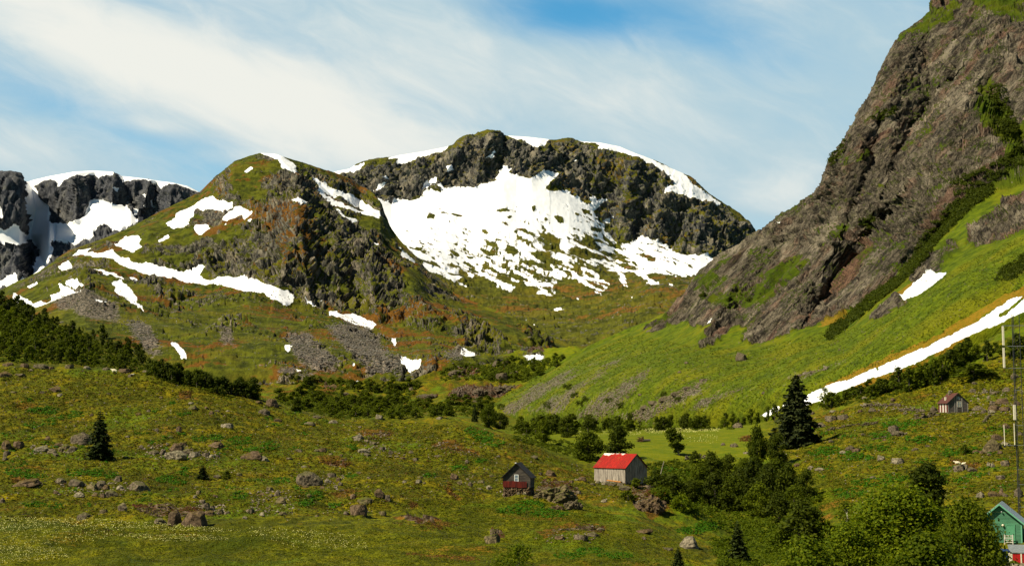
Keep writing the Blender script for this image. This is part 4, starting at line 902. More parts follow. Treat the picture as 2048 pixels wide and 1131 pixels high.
# the pair blown over on the hay meadow
tree('leaning_birch', S_any, 1356, 909, 54, 34, T3(SLIM[0], .42), 'small birch leaning far to the left on the hay meadow', 'tree', lean=-.42)
G1 = 'birches of the wood in the hollow'
for u, v, h, w, b in [(1395,990,60,44,0),(1425,978,72,46,2),(1458,970,60,44,3),(1484,982,62,44,0),(1500,1004,80,50,2),(1537,1008,78,48,3),(1576,1014,84,46,2),(1614,1003,64,40,3),(1430,1014,66,50,3),(1466,1024,68,50,0),(1520,1036,66,56,1),(1560,1048,62,50,2),(1590,1030,56,44,0),(1384,1004,44,44,3),(1545,985,64,44,0),(1478,1002,62,44,2)]:
    tree('birch', S_any, u, v, h, w, T3(BIG[b], [.66, .80, .60, .72][b]), 'dark green birch crowded in the wood of the hollow below the great spruce', 'tree', G1)
G2 = 'birches in the row along the back of the hay meadow'
for i in range(46):
    u = rnd.uniform(1030, 1462); v = np.interp(u, [1030, 1100, 1250, 1400, 1465], [866, 866, 860, 857, 851]) + rnd.uniform(-5, 2)
    h = rnd.choice([15, 18, 20, 24, 27]) * rnd.uniform(.9, 1.15) * (1.2 if u < 1160 else 1)
    tree('birch', S_any, u, v, h, h * rnd.uniform(.7, 1.1), SMALL[rnd.randrange(4)], 'small birch in the row of trees behind the hay meadow', 'tree', G2)
for u, v, h, w in [(1142,866,38,34),(1112,866,30,26),(1238,861,28,18),(1312,860,26,18),(1367,858,25,16),(1401,857,22,18),(1262,862,22,26),(1070,872,30,30),(1052,868,24,24)]:
    tree('birch', S_any, u, v, h, w, SMALL[rnd.choice([0, 2, 3])], 'small birch in the row of trees behind the hay meadow', 'tree', G2)
for u, v, h, w in [(1466,849,22,16),(1486,848,16,18),(1502,846,28,16),(1516,845,20,18),(1533,842,28,14),(1548,840,32,18),(1478,850,14,14)]:
    tree('birch', S_any, u, v, h, w, SMALL[rnd.choice([0, 2, 3])], 'small birch in front of the foot of the snow strip, left of the great spruce', 'tree', 'birches before the foot of the snow')
G3 = 'birches and willows below the snow strip'
for u, v, h, w in [(1703,796,24,28),(1722,792,22,24),(1737,788,30,20),(1758,790,34,28),(1772,786,28,24),(1746,792,22,28),(1800,776,42,26),(1817,782,46,34),(1829,776,40,26),(1840,775,48,28),(1854,770,44,28),(1868,770,52,30),(1883,757,48,30),(1898,744,46,30),(1908,738,40,26),(1918,731,46,30),(1935,722,46,30),(1926,728,36,26),(1951,718,30,24),(1786,782,20,26),(1690,800,18,20),(2037,716,50,34),(2020,716,36,26),(1990,704,20,20),(2003,712,22,22)]:
    tree('birch', S_any, u, v, h, w, SMALL[rnd.choice([0, 1, 3])], 'small green birch in the thicket between the snow strip and the old farmhouse', 'tree', G3)
tree('birch', S_any, 1974, 722, 42, 20, SMALL[2], 'dark upright birch standing apart at the right end of the thicket below the snow', 'tree')
tree('shrub', S_any, 1947, 754, 26, 48, SHRUBJ[2], 'wide dark willow bush above the old farmhouse', 'bush')
# wood on the left hill
G4 = 'trees of the wood on the left hill'
WOOD = [(-30, 610), (0, 608), (50, 625), (100, 642), (180, 667), (250, 700), (300, 728), (350, 752), (400, 770), (470, 792), (460, 796), (400, 778), (340, 765), (290, 748), (200, 735), (100, 726), (-30, 724)]
pts = []; tries = 0
while len(pts) < 165 and tries < 20000:
    tries += 1; u = rnd.uniform(-30, 470); v = rnd.uniform(605, 796)
    if not inside([WOOD], np.array([u]), np.array([v]))[0]: continue
    if any((u - a) ** 2 / 100. + (v - b) ** 2 / 40. < 1 for a, b in pts): continue
    pts.append((u, v))
for u, v in sorted(pts, key=lambda q: q[1]):
    edge = v - np.interp(u, [0, 50, 100, 180, 250, 300, 350, 400, 470], [606, 624, 642, 667, 700, 728, 752, 770, 792])
    k = rnd.choice([2, 3]) if edge < 20 or rnd.random() < .12 else rnd.choice([0, 1])
    h = rnd.uniform(13, 31)
    tree('birch', S_any, u, v, h, h * rnd.uniform(.55, .85), SMALL[k], 'small dark tree in the dense wood covering the left hill', 'tree', G4)
G5 = 'trees at the lower edge of the left wood'
for u in range(300, 500, 9):
    v = np.interp(u, [300, 380, 450, 500], [752, 768, 788, 800]) + rnd.uniform(-2, 2); h = rnd.uniform(22, 34)
    tree('birch', S_any, u, v - 3, h, h * .85, SMALL[rnd.choice([2, 3])], 'dark birch in the line where the left wood meets the pasture crest', 'tree', G5)
G6 = 'small willows of the valley floor thickets'
pts = []
for _ in range(3000):
    if len(pts) > 95: break
    u, v = rnd.uniform(550, 1130), rnd.uniform(705, 838)
    if not inside([[(545,800),(620,785),(700,792),(800,800),(850,812),(980,800),(990,835),(900,834),(760,838),(680,838),(600,822)], [(560,752),(700,767),(840,772),(830,790),(700,782),(600,775)], [(1000,718),(1080,720),(1130,714),(1110,740),(1060,765),(980,765),(960,745)]], np.array([u]), np.array([v]))[0]: continue
    if any((u - a) ** 2 / 150. + (v - b) ** 2 / 40. < 1 for a, b in pts): continue
    pts.append((u, v))
for u, v in pts:
    h = rnd.uniform(13, 24) if v > 770 else rnd.uniform(8, 14)
    tree('willow_bush', S_any, u, v, h, h * rnd.uniform(.8, 1.3), SMALL[rnd.choice([0, 1, 0, 3])], 'small bushy willow in the thickets of the valley floor', 'tree', G6)
# big bright trees at the lower right
def big_tree(kind, u, vtop, Y, wpx, mat, seed, label, nleaf=26000, nclump=90, leaf=.021, low=.05):
    gp = S_gnd.P; r = int(np.argmin(np.abs(gp[:, 0, 1] - Y))); c = int(np.argmin(np.abs(gp[r, :, 0] - (u - CX) / F * Y)))
    base = gp[r, c]; top = W(u, vtop, Y)[2]
    H = top - base[2]; o = empty(kind, base); wid = wpx / F * Y
    tr, cr = broadleaf(kind, seed, nleaf, leaf, width=.9, low=low, nclump=nclump, mat=mat)
    o.scale = (wid / .95, wid / .95, H); link('trunk', tr, o); link('crown', cr, o)
    return tag(o, label, 'tree')
big_tree('willow_tree', 1795, 982, 128, 250, 'leafbright', 61, 'big bright green leafy tree filling the lower right, left of the green shed', 34000, 130)
big_tree('willow_tree', 1925, 1008, 122, 140, 'leaf', 62, 'darker leafy tree touching the green shed on its left', 20000, 80, .026)
big_tree('willow_tree', 1700, 1052, 118, 130, 'leafbright', 63, 'lower bright leafy tree at the left foot of the biggest tree', 18000, 70, .028)
big_tree('willow_bush', 1600, 1082, 112, 150, 'leafbright', 64, 'spreading bright bush at the bottom edge left of the leafy trees', 12000, 60, .034)
big_tree('willow_bush', 1850, 1075, 105, 170, 'leafbright', 65, 'low leafy bush along the bottom edge below the two big trees', 14000, 60, .034)
big_tree('young_birch', 1030, 1088, 104, 128, 'leafbright', 66, 'loose bright leafed bush at the bottom edge, right of the middle', 2600, 44, .030)
for u, v, h, w, k, lab in [(1590, 1072, 42, 70, 1, 'bright green bush below the brownish tree at the edge of the hollow'), (1655, 1088, 46, 50, 1, 'bright bush between the brownish tree and the thin young birch'), (1560, 1096, 34, 50, 1, 'low bright bush right of the young dark spruce'),
        (1390, 925, 22, 26, 2, 'round dark bush on the meadow edge between the barn and the leaning birch'), (1312, 972, 30, 46, 2, 'dark bush against the right hand gable of the barn'), (1345, 985, 34, 50, 2, 'dark bush in the hollow right of the barn'), (1270, 972, 16, 26, 0, 'low bush growing at the near corner of the red barn'),
        (1322, 1000, 26, 40, 1, 'bright bush below the dark bushes right of the barn'), (1362, 1020, 30, 44, 1, 'bright bush at the left edge of the hollow wood'), (1255, 1000, 18, 30, 0, 'small bush on the bank below the barn corner'),
        (452, 958, 16, 20, 2, 'small dark brown bush on the left pasture'), (1928, 907, 18, 22, 2, 'dark bush on the slope below the old farmhouse')]:
    tree('bush', S_gnd, u, v, h, w * .55, SHRUBJ[k], lab, 'bush')

# ============================================================ boulders
def boulder_mesh(seed, cuts=9, rough=.07):
    rng = np.random.RandomState(seed); bm = bmesh.new(); bmesh.ops.create_icosphere(bm, subdivisions=4, radius=1.0)
    P = np.array([v.co[:] for v in bm.verts])
    for _ in range(cuts):
        n = rng.normal(size=3); n[2] = abs(n[2]) * .8; n /= np.linalg.norm(n); d = rng.uniform(.52, .84)
        k = P @ n - d; P -= n[None] * np.maximum(k, 0)[:, None] * .93
    r = fbm(P + seed * 7.1, .9, 4, .55, 300) * rough * 2 + facets(P + seed, .45, 3) * .05
    P *= (1 + r)[:, None]
    mn, mx = P.min(0), P.max(0); P = (P - (mn + mx) / 2) / (mx - mn) * np.array([1, 1, 1]); P[:, 2] += .5
    for v, p in zip(bm.verts, P): v.co = p
    me = bpy.data.meshes.new('boulder'); bm.to_mesh(me); bm.free()
    me.polygons.foreach_set('use_smooth', [False] * len(me.polygons)); return me
def outcrop_mesh(seed):
    rng = np.random.RandomState(seed); bm = bmesh.new(); bmesh.ops.create_icosphere(bm, subdivisions=5, radius=1.0)
    P = np.array([v.co[:] for v in bm.verts])
    P *= (1 + ridged(P + seed * 3.3, 1.1, 4, .6, 400 + seed) * .34 + facets(P * np.array([1, 1, .3]) + seed, .34, seed) * .24 + facets(P + seed, .16, seed) * .07)[:, None]
    mn, mx = P.min(0), P.max(0); P = (P - (mn + mx) / 2) / (mx - mn); P[:, 2] += .5
    for v, p in zip(bm.verts, P): v.co = p
    me = bpy.data.meshes.new('outcrop'); bm.to_mesh(me); bm.free(); return me
BM_ = {}
for mk in ('grey', 'brown', 'pale', 'mossy', 'slab'):
    for i in range(6):
        if ('x', i) not in BM_: BM_[('x', i)] = boulder_mesh(i + 1, 7 + 2 * i)
        me = BM_[('x', i)].copy(); me.materials.append(M[mk]); BM_[(mk, i)] = me
for mk in ('brown', 'mossy', 'slab', 'grey', 'pale'):
    for i in range(3):
        if ('y', i) not in BM_: BM_[('y', i)] = outcrop_mesh(i + 1)
        me = BM_[('y', i)].copy(); me.materials.append(M[mk]); BM_[(mk, 10 + i)] = me
def rock(u, v, w, h, mk='grey', label=None, group=None, i=None, surf=None, kind='boulder', rz=None, cat='rock'):
    p = (surf or S_any).hit(u, v)
    if p is None: return
    m = p[1] / F; i = rnd.randrange(6) if i is None else i
    if label and 'outcrop' in label or mk == 'slab' or w > 60: i = 10 + i % 3; kind = 'rock_outcrop'; h = h * .9
    o = link(kind, BM_[(mk, i)]); hh = h * m * 1.35
    o.location = (p[0], p[1] + w * m * .30, p[2] - hh * .30)
    o.scale = (w * m * 1.0, w * m * rnd.uniform(.7, 1.0), hh); o.rotation_euler = (rnd.uniform(-.12, .12), rnd.uniform(-.12, .12), rnd.uniform(-.5, .5) if rz is None else rz)
    return tag(o, label, cat, group)
NAMED = [
 (157,887,46,25,'grey','big rounded grey boulder half hidden by the narrow spruce'), (614,971,53,31,'grey','largest single boulder on the open pasture, flat faced and grey'),
 (385,1051,50,31,'brown','dark pointed boulder, right of the pair on the peaty bank'), (348,1049,31,31,'brown','narrow pointed dark boulder, left of the pair on the peaty bank'), (319,1046,24,11,'grey','low grey stone leaning against the left pointed boulder'),
 (244,1021,20,17,'grey','round ball shaped grey boulder above the peaty bank'), (348,918,46,20,'pale','pale lichen covered boulder at the front of the stone heap right of the narrow spruce'), (351,901,28,17,'brown','brown boulder at the back of the stone heap right of the narrow spruce'),
 (275,981,43,19,'grey','broad grey boulder at the right end of the lower stone row on the left pasture'), (714,1029,36,23,'brown','square dark boulder at the edge of the lower meadow, left of the log hut'), (728,1007,36,15,'mossy','mossy brown boulder right above the square dark one'),
 (758,994,20,18,'brown','upright reddish boulder above and right of the square dark one'), (1378,1096,38,25,'pale','pale grey boulder alone on the lower meadow below the barn'), (985,1084,32,17,'mossy','mossy boulder on the lower meadow above the loose leafed bush'),
 (1112,1006,98,42,'mossy','huge moss covered outcrop just right of the log hut'), (1145,1018,44,22,'grey','pale rounded outcrop in front of the huge mossy one'), (1113,1019,34,12,'brown','low brown outcrop in front of the huge mossy one'), (1300,1022,66,40,'brown','rust brown outcrop on the bank below the barn'),
 (1290,1012,40,20,'pale','pale broken rock on top of the rust brown outcrop below the barn'), (1483,721,25,19,'grey','lone grey boulder high on the green mountainside'), (1653,739,11,10,'pale','small cream boulder on the mountainside above the great spruce'),
 (1986,901,42,26,'mossy','big greenish boulder beside the foot of the lattice mast'), (1996,879,24,13,'brown','reddish boulder behind the big greenish one by the mast'), (1476,855,23,11,'grey','dark boulder on the far hay meadow left of the great spruce'),
 (1663,841,26,12,'grey','grey boulder right of the great spruce, left of two side by side'), (1689,839,25,12,'grey','grey boulder right of the great spruce, right of two side by side'), (1642,854,26,10,'grey','grey boulder touching the right side of the great spruce'),
 (1801,871,36,12,'slab','flat grey slab on the slope between the great spruce and the farmhouse'), (1787,863,22,14,'grey','humped grey boulder at the upper end of the flat slab'), (542,813,28,18,'brown','brown boulder on the pasture crest left of the round little tree'),
 (525,828,26,13,'grey','pale flat topped boulder below the brown one on the crest'), (715,879,20,13,'pale','pale boulder at the left end of the orange earth bank'), (758,838,17,11,'pale','pale boulder on the skyline of the mound in the middle'), (878,838,14,6,'pale','low pale boulder on the top of the central mound'),
 (918,794,36,26,'slab','steep purple grey crag above the valley thicket'), (958,790,36,17,'slab','rounded crag right of the steep one above the valley thicket'), (1008,784,62,20,'slab','long sloping purple crag at the right end above the valley thicket'), (853,797,46,12,'slab','long low slab left of the steep crag in the valley'),
 (1004,760,27,17,'grey','big pale boulder on the far knoll in the valley'), (912,750,38,14,'slab','dark crag left of the big pale boulder on the far knoll'), (1019,706,13,8,'grey','small pale boulder left of the snow patch on the far knoll'), (506,919,36,19,'brown','dark rock at the right end of the stone row in mid pasture'),
 (430,895,34,13,'brown','brown flat boulder above the right part of the stone row'), (50,970,52,12,'brown','long low rock bank at the left edge of the pasture'), (108,783,28,13,'brown','knobbly brown boulder on the upper left pasture'), (247,746,32,12,'brown','wide brown boulder on the crest where the sheep graze'),
 (1921,942,24,15,'grey','grey boulder below the two resting sheep'), (452,855,26,10,'pale','pale speckled boulder on the pasture slope right of the narrow spruce'), (1102,952,22,13,'brown','brown mossy boulder between the log hut and the barn'), (1961,994,17,12,'pale','square yellowish boulder above the green shed roof'),
 (2038,992,18,20,'grey','tall grey boulder at the right edge above the green shed'), (1895,0,0,0,'',''),
]
for u, v, w, h, mk, lab in NAMED:
    if w: rock(u, v, w, h, mk, lab, surf=S_rgt if v < 740 and u > 1300 else None)
REG = {
 'small stone strewn over the left half of the pasture': ('loose stones on the left pasture', [
  (10,899,24,20),(33,894,22,14),(10,912,16,12),(9,920,12,8),(93,879,12,8),(82,902,30,12),(101,906,20,10),(114,893,16,9),(129,897,20,11),(144,902,22,12),(110,911,14,6),(119,903,12,8),(324,909,14,12),(306,908,22,10),(372,909,20,14),(385,914,28,12),(411,913,16,10),(421,914,10,7),(433,913,12,5),
  (366,890,12,6),(281,897,10,9),(315,893,10,5),(495,918,34,14),(356,864,14,13),(312,862,10,7),(383,818,20,9),(381,808,14,5),(411,817,9,5),(421,828,11,8),(432,823,10,5),(455,823,9,4),(275,829,14,5),(182,832,9,6),(297,823,9,5),(340,875,10,5),(253,874,9,4),
  (120,966,26,11),(151,972,34,15),(181,977,26,12),(199,976,26,16),(211,978,16,10),(234,962,16,12),(240,979,18,10),(219,993,26,14),(205,994,12,8),(155,993,24,10),(187,992,14,7),(111,987,14,6),(73,976,10,5),(2,1005,12,11),(205,1026,16,9),(164,1038,30,15),(299,1012,12,7),
  (410,1018,16,14),(416,1029,24,9),(439,1026,12,12),(421,1020,16,10),(394,988,11,9),(389,995,10,6),(430,993,10,5),(498,1025,18,9),(489,1037,10,6),(452,1027,14,5),(433,955,17,7),(477,951,17,7),(401,1006,16,8)]),
 'stone or slab lying on the crest of the left pasture below the wood': ('stones along the left crest', [
  (12,732,24,9),(46,733,22,8),(78,736,34,11),(136,735,20,8),(172,737,16,6),(8,753,24,12),(38,752,24,7),(118,792,14,6),(83,786,12,5),(50,776,14,5),(25,785,16,4),(209,740,16,7),(292,745,20,6),(305,740,14,8),(313,748,14,7),(259,754,12,7),(215,788,9,4),(320,796,9,5),(467,788,26,9),(517,806,16,6),(100,738,14,6),(60,742,12,5),(330,745,10,5)]),
 'small stone strewn over the middle of the pasture, left of the log hut': ('loose stones on the middle pasture', [
  (617,849,24,7),(632,836,18,7),(554,843,16,8),(665,846,20,7),(720,855,8,4),(734,883,14,5),(749,889,13,7),(762,900,12,8),(781,908,12,9),(791,914,12,6),(804,917,14,4),(727,905,26,9),(733,911,16,6),(820,906,12,6),(829,921,13,7),(876,914,18,6),(932,925,8,7),(595,903,18,6),(643,903,22,8),(632,902,12,5),(661,909,10,4),(681,911,8,4),(525,921,22,10),(579,918,14,4),
  (611,974,16,4),(661,953,18,9),(677,961,12,8),(654,965,14,8),(679,970,10,8),(643,977,12,6),(608,934,12,4),(561,1006,22,14),(554,991,14,10),(539,981,16,10),(541,994,12,8),(522,990,12,6),(504,1025,10,9),(522,1031,12,8),(564,1029,18,7),(580,1026,14,4),(617,993,10,7),(633,1032,8,4),
  (692,1029,14,8),(705,996,13,10),(772,1000,14,12),(835,965,16,7),(848,967,7,5),(838,955,12,5),(807,965,10,6),(908,959,20,14),(919,968,12,10),(939,971,11,9),(961,965,16,6),(977,978,13,9),(983,953,11,6),(933,959,8,4),(957,978,14,4),(717,946,13,4),(736,956,9,4),(763,1029,16,8),(995,914,9,5)]),
 'small stone in the grass between the log hut and the lower right trees': ('loose stones round the hut and barn', [
  (1069,916,15,7),(1142,965,11,6),(1153,960,9,4),(1163,960,18,8),(1176,965,7,4),(1207,1004,14,7),(1157,987,11,7),(1080,949,10,5),(1287,1078,12,6),(1335,1099,24,5),(1160,1078,30,10),(1120,1078,24,8),(1185,1072,26,9),(1287,1066,40,8),(1200,1060,16,6),(1195,965,10,5),(1183,969,12,5),(1222,970,18,7),(1240,972,16,7),(1250,978,24,8),(1208,968,12,5)]),
 'grey stone lying on the slope between the great spruce and the mast': ('stones on the right hand slope', [
  (1667,824,16,5),(1720,824,14,6),(1745,823,17,10),(1729,798,12,6),(1786,802,11,8),(1625,828,12,6),(1446,890,10,6),(1470,893,18,8),(1596,932,16,7),(1622,938,14,8),(1640,940,20,6),(1700,900,22,11),(1686,906,14,6),(1713,903,18,8),(1763,920,18,11),(1746,956,15,5),(1797,926,26,12),(1663,884,12,6),(1493,907,14,5),(1812,828,12,5),
  (1957,820,24,10),(1968,825,14,10),(1988,810,18,10),(1992,820,30,12),(2007,808,28,14),(1984,826,18,8),(2011,820,22,8),(1947,784,22,9),(1972,785,16,7),(1992,787,20,6),(2014,783,18,10),(2013,857,16,12),(2002,907,12,8),(2011,890,18,8),(1953,904,14,6),(1965,907,12,7),(1980,910,12,5),(1978,932,10,9),(1986,933,9,8),(2011,931,18,12),(2003,958,22,9),(1931,938,12,13),(1945,942,20,9),
  (1988,992,24,11),(2003,989,10,14),(2011,993,14,7),(1868,822,16,12),(1846,823,14,6),(1735,812,20,7),(1950,768,12,6),(2035,810,14,10),(2040,870,12,8),(1830,900,14,6),(1855,893,12,5),(1770,880,10,4),(1725,870,10,5),(2030,757,18,12)]),
 'grey stone on the valley floor or the grassy foot of the mountainside': ('stones far up the valley', [
  (991,732,14,12),(1011,729,14,8),(666,777,18,10),(691,790,14,7),(822,780,10,7),(955,804,26,6),(700,812,10,4),(1030,745,10,5),(640,762,10,5),(598,745,8,4),(1048,870,12,4),(1180,878,12,5)]),
}
for lab, (grp, L) in REG.items():
    for u, v, w, h in L:
        mk = rnd.choice(['grey', 'grey', 'brown', 'mossy', 'pale'] if 'pasture' in lab else ['grey', 'grey', 'pale', 'brown'])
        rock(u, v, w, h, mk, lab, grp, kind='stone')
for u, v, w, h in [(1373,727,10,5),(1359,745,9,4),(1527,786,9,4),(1330,800,26,10),(1308,808,24,8),(1352,790,22,8),(1290,816,20,8),(1376,778,18,7),(1405,762,14,6),(1600,752,12,5),(1625,745,14,5),(1680,700,6,3),(1280,790,10,4)]:
    rock(u, v, w, h, 'grey', 'grey rock lying on the open grass of the mountainside', 'rocks on the mountainside', surf=S_rgt, kind='stone')

def stone_wall(pts, size, label, rows=2, n=None, mat='grey', kind='stone_wall'):
    """a tumbled dry stone wall following the ground"""
    P3 = [Vector(S_gnd.hit(*p)) for p in pts]; m = P3[0].y / F; sz = size * m
    mb = MB(); rng = np.random.RandomState(int(pts[0][0]))
    base = [np.array([v.co[:] for v in BM_[('x', i)].vertices]) for i in range(4)]
    L = sum((b - a).length for a, b in zip(P3[:-1], P3[1:])); k = max(3, int(L / sz * 1.25))
    o0 = P3[0]; low = [boulder_low(i) for i in range(4)]
    for r in range(rows):
        for j in range(k):
            if r and rng.rand() < .35: continue
            t = (j + rng.uniform(-.3, .3)) / k * (len(P3) - 1); t = min(max(t, 0), len(P3) - 1.001); a = int(t)
            c = P3[a].lerp(P3[a + 1], t - a) - o0
            s = sz * rng.uniform(.7, 1.25)
            v_, f_ = low[rng.randint(4)]
            an = rng.uniform(0, 6.28); ca, sa = math.cos(an), math.sin(an)
            vv = [(c.x + (x * ca - y * sa) * s * 1.2, c.y + (x * sa + y * ca) * s + rng.uniform(-.2, .2) * sz, c.z + z * s * .8 + r * sz * .5 - .1 * s) for x, y, z in v_]
            mb.add(vv, f_)
    o = mb.build(kind, M[mat]); o.location = o0
    return tag(o, label, 'stone wall')
def boulder_low(i):
    rng = np.random.RandomState(i + 50); bm = bmesh.new(); bmesh.ops.create_icosphere(bm, subdivisions=2, radius=.5)
    P = np.array([v.co[:] for v in bm.verts])
    for _ in range(6):
        n = rng.normal(size=3); n /= np.linalg.norm(n); k = P @ n - rng.uniform(.26, .40); P -= n[None] * np.maximum(k, 0)[:, None]
    P[:, 2] += .35
    f = [tuple(v.index for v in fc.verts) for fc in bm.faces]; bm.free(); return [tuple(p) for p in P], f
stone_wall([(1655,860),(1690,854),(1725,850),(1757,846)], 5, 'long low stone wall right of the great spruce')
stone_wall([(1729,812),(1760,811),(1784,811),(1803,813)], 5.5, 'ruined stone wall above the slope, upper left of the farmhouse')
stone_wall([(1799,822),(1815,820),(1834,821),(1850,823)], 5, 'short stone wall reaching towards the left end of the farmhouse')
stone_wall([(1828,838),(1845,836),(1862,833),(1877,830)], 7, 'stout stone wall running up to the front of the farmhouse', 3)
stone_wall([(1966,845),(1972,838),(1979,831)], 5, 'short broken stone wall below right of the farmhouse')
stone_wall([(1372,919),(1390,916),(1408,916),(1420,918)], 5.5, 'heap of pale stones on the meadow edge by the leaning birch', 3, mat='pale', kind='stone_heap')
stone_wall([(1745,879),(1760,876),(1772,873)], 4, 'small row of stones left of the flat grey slab', 1)

# ============================================================ ground cover nobody could count
def surf_points(surf, poly, n, rng, spread=1.2):
    p = np.array(poly, float); x0, y0 = p.min(0); x1, y1 = p.max(0)
    ok = (surf.U > x0) & (surf.U < x1) & (surf.V > y0) & (surf.V < y1)
    # keep what faces the viewer: the first sheet point met in each column
    run = np.minimum.accumulate(surf.V, axis=0); ok &= surf.V <= run + .5
    r, c = np.where(ok)
    if not len(r): return np.zeros((0, 3))
    w = inside([poly], surf.U[r, c], surf.V[r, c]); r, c = r[w], c[w]
    if not len(r): return np.zeros((0, 3))
    # even over the picture: weight by the area each sheet cell covers
    dv = np.abs(np.gradient(surf.V, axis=0))[r, c] + .02
    k = rng.choice(len(r), n, p=dv / dv.sum())
    P = surf.P[r[k], c[k]].copy()
    s = P[:, 1:2] / F
    P += rng.normal(size=(n, 3)) * s * np.array([spread, 1.2, 0])
    return P
def cover(name, specs, mat, label, cat, leaves=26, seed=1, flat=.6, up=.4, tri=False):
    """specs: (surface, polygon, clumps, clump radius px, leaf px)"""
    rng = np.random.RandomState(seed); A, Nn, Sz = [], [], []
    for surf, poly, n, rad, leaf in specs:
        Pc = surf_points(surf, poly, n, rng)
        if not len(Pc): continue
        m = Pc[:, 1] / F; rr = rad * m * rng.uniform(.4, 1.0, len(Pc)) ** 1.3 * 1.6
        d = rng.normal(size=(len(Pc), leaves, 3)); d /= np.linalg.norm(d, axis=2, keepdims=True); d[..., 2] = np.abs(d[..., 2])
        q = Pc[:, None] + d * (rr[:, None] * rng.uniform(.5, 1.1, (len(Pc), leaves)))[..., None] * np.array([1, 1, flat])
        A.append(q.reshape(-1, 3)); Nn.append((d + rng.normal(size=d.shape) * .5 + np.array([0, 0, up])).reshape(-1, 3))
        Sz.append(np.repeat(leaf * m, leaves) * rng.uniform(.6, 1.3, len(Pc) * leaves))
    me = quads_mesh(name, np.concatenate(A), np.concatenate(Nn), np.concatenate(Sz), mat, rng, tri=tri)
    return tag(link(name, me), label, cat, kind='stuff')
BUSH = [[(1652,682),(1660,655),(1700,630),(1740,590),(1800,550),(1830,510),(1850,470),(1875,440),(1900,410),(1950,380),(1980,370),(1990,385),(1950,410),(1910,450),(1880,480),(1850,520),(1800,572),(1760,602),(1720,637),(1690,657),(1668,678)], [(1990,562),(2008,535),(2035,520),(2055,505),(2055,545),(2020,562)],
        [(1982,170),(2005,165),(2030,235),(2040,268),(2010,275),(1992,240)], [(1655,330),(1665,300),(1690,278),(1692,300),(1665,335)], [(1720,440),(1745,425),(1750,455),(1725,480)], [(1900,360),(1960,340),(2048,290),(2048,330),(1980,365),(1910,395)], [(1745,235),(1790,215),(1790,228),(1755,250)]]
sp = [(S_rgt, BUSH[0], 1500, 7, 2.4), (S_rgt, BUSH[1], 160, 7, 2.4), (S_rgt, BUSH[2], 260, 6, 2.2), (S_rgt, BUSH[3], 70, 5, 2.2), (S_rgt, BUSH[4], 80, 5, 2.2), (S_rgt, BUSH[5], 320, 6, 2.2), (S_rgt, BUSH[6], 60, 5, 2.2)]
for u, v in [(1150,790),(1135,775),(1218,802),(1160,808),(1095,812),(1003,815),(1172,798),(1330,790),(1358,798),(1262,830),(1690,655),(1405,590),(1500,600),(1240,812)]:
    sp.append((S_rgt, [(u - 6, v - 5), (u + 6, v - 5), (u + 6, v + 4), (u - 6, v + 4)], 12, 4.5, 2.0))
cover('thicket', sp, M['leafdark'], 'dark green thickets growing on ledges and gullies of the mountainside', 'thicket', 34, 3, .9)
VAL = [[(545,800),(620,780),(700,790),(800,800),(850,812),(980,800),(990,835),(900,832),(760,835),(680,838),(600,820)], [(560,750),(700,765),(840,770),(830,790),(700,782),(600,775)], [(1000,715),(1080,720),(1140,712),(1120,740),(1060,765),(980,765),(960,745)], [(880,735),(950,725),(1000,745),(960,760),(880,760)], [(600,800),(800,790),(850,800),(820,830),(640,825)], [(1040,765),(1080,745),(1060,780),(1030,785)]]
cover('thicket', [(S_gnd, VAL[0], 900, 5, 2.4), (S_gnd, VAL[1], 200, 5, 2.4), (S_gnd, VAL[2], 420, 5.5, 2.4), (S_gnd, VAL[3], 160, 5, 2.4), (S_gnd, VAL[4], 300, 6, 2.6)], M['leaf'], 'green willow thickets filling the valley floor behind the central mound', 'thicket', 34, 4, .8)
cover('undergrowth', [(S_gnd, WOOD, 1500, 4.5, 2.6)], M['leaf'], 'low green undergrowth between the trees of the left wood', 'undergrowth', 22, 5, .7)
cover('scrub', [(S_gnd, [(1020,852),(1465,848),(1465,858),(1250,866),(1030,874)], 420, 4.5, 2.4), (S_gnd, [(1020,872),(1130,880),(1200,915),(1180,925),(1100,900),(1030,880)], 220, 5, 2.6), (S_gnd, [(1290,930),(1340,920),(1400,925),(1380,960),(1310,965)], 160, 6, 2.8), (S_gnd, [(1640,812),(1780,772),(1900,722),(1960,702),(1950,722),(1880,762),(1760,800),(1650,818)], 420, 5, 2.6)], M['leaf'], 'low green scrub under the tree rows and round the barn', 'scrub', 24, 35, .7)
HOL = [[(1300,960),(1400,930),(1500,960),(1640,980),(1640,1060),(1540,1100),(1450,1060),(1370,1020),(1310,990)], [(1420,1080),(1560,1060),(1700,1090),(1700,1131),(1440,1131)]]
cover('undergrowth', [(S_gnd, HOL[0], 1500, 9, 3.4), (S_gnd, HOL[1], 900, 10, 3.6)], M['leafbright'], 'bright green bushes and bracken in the hollow round the wood', 'undergrowth', 26, 6, .7)
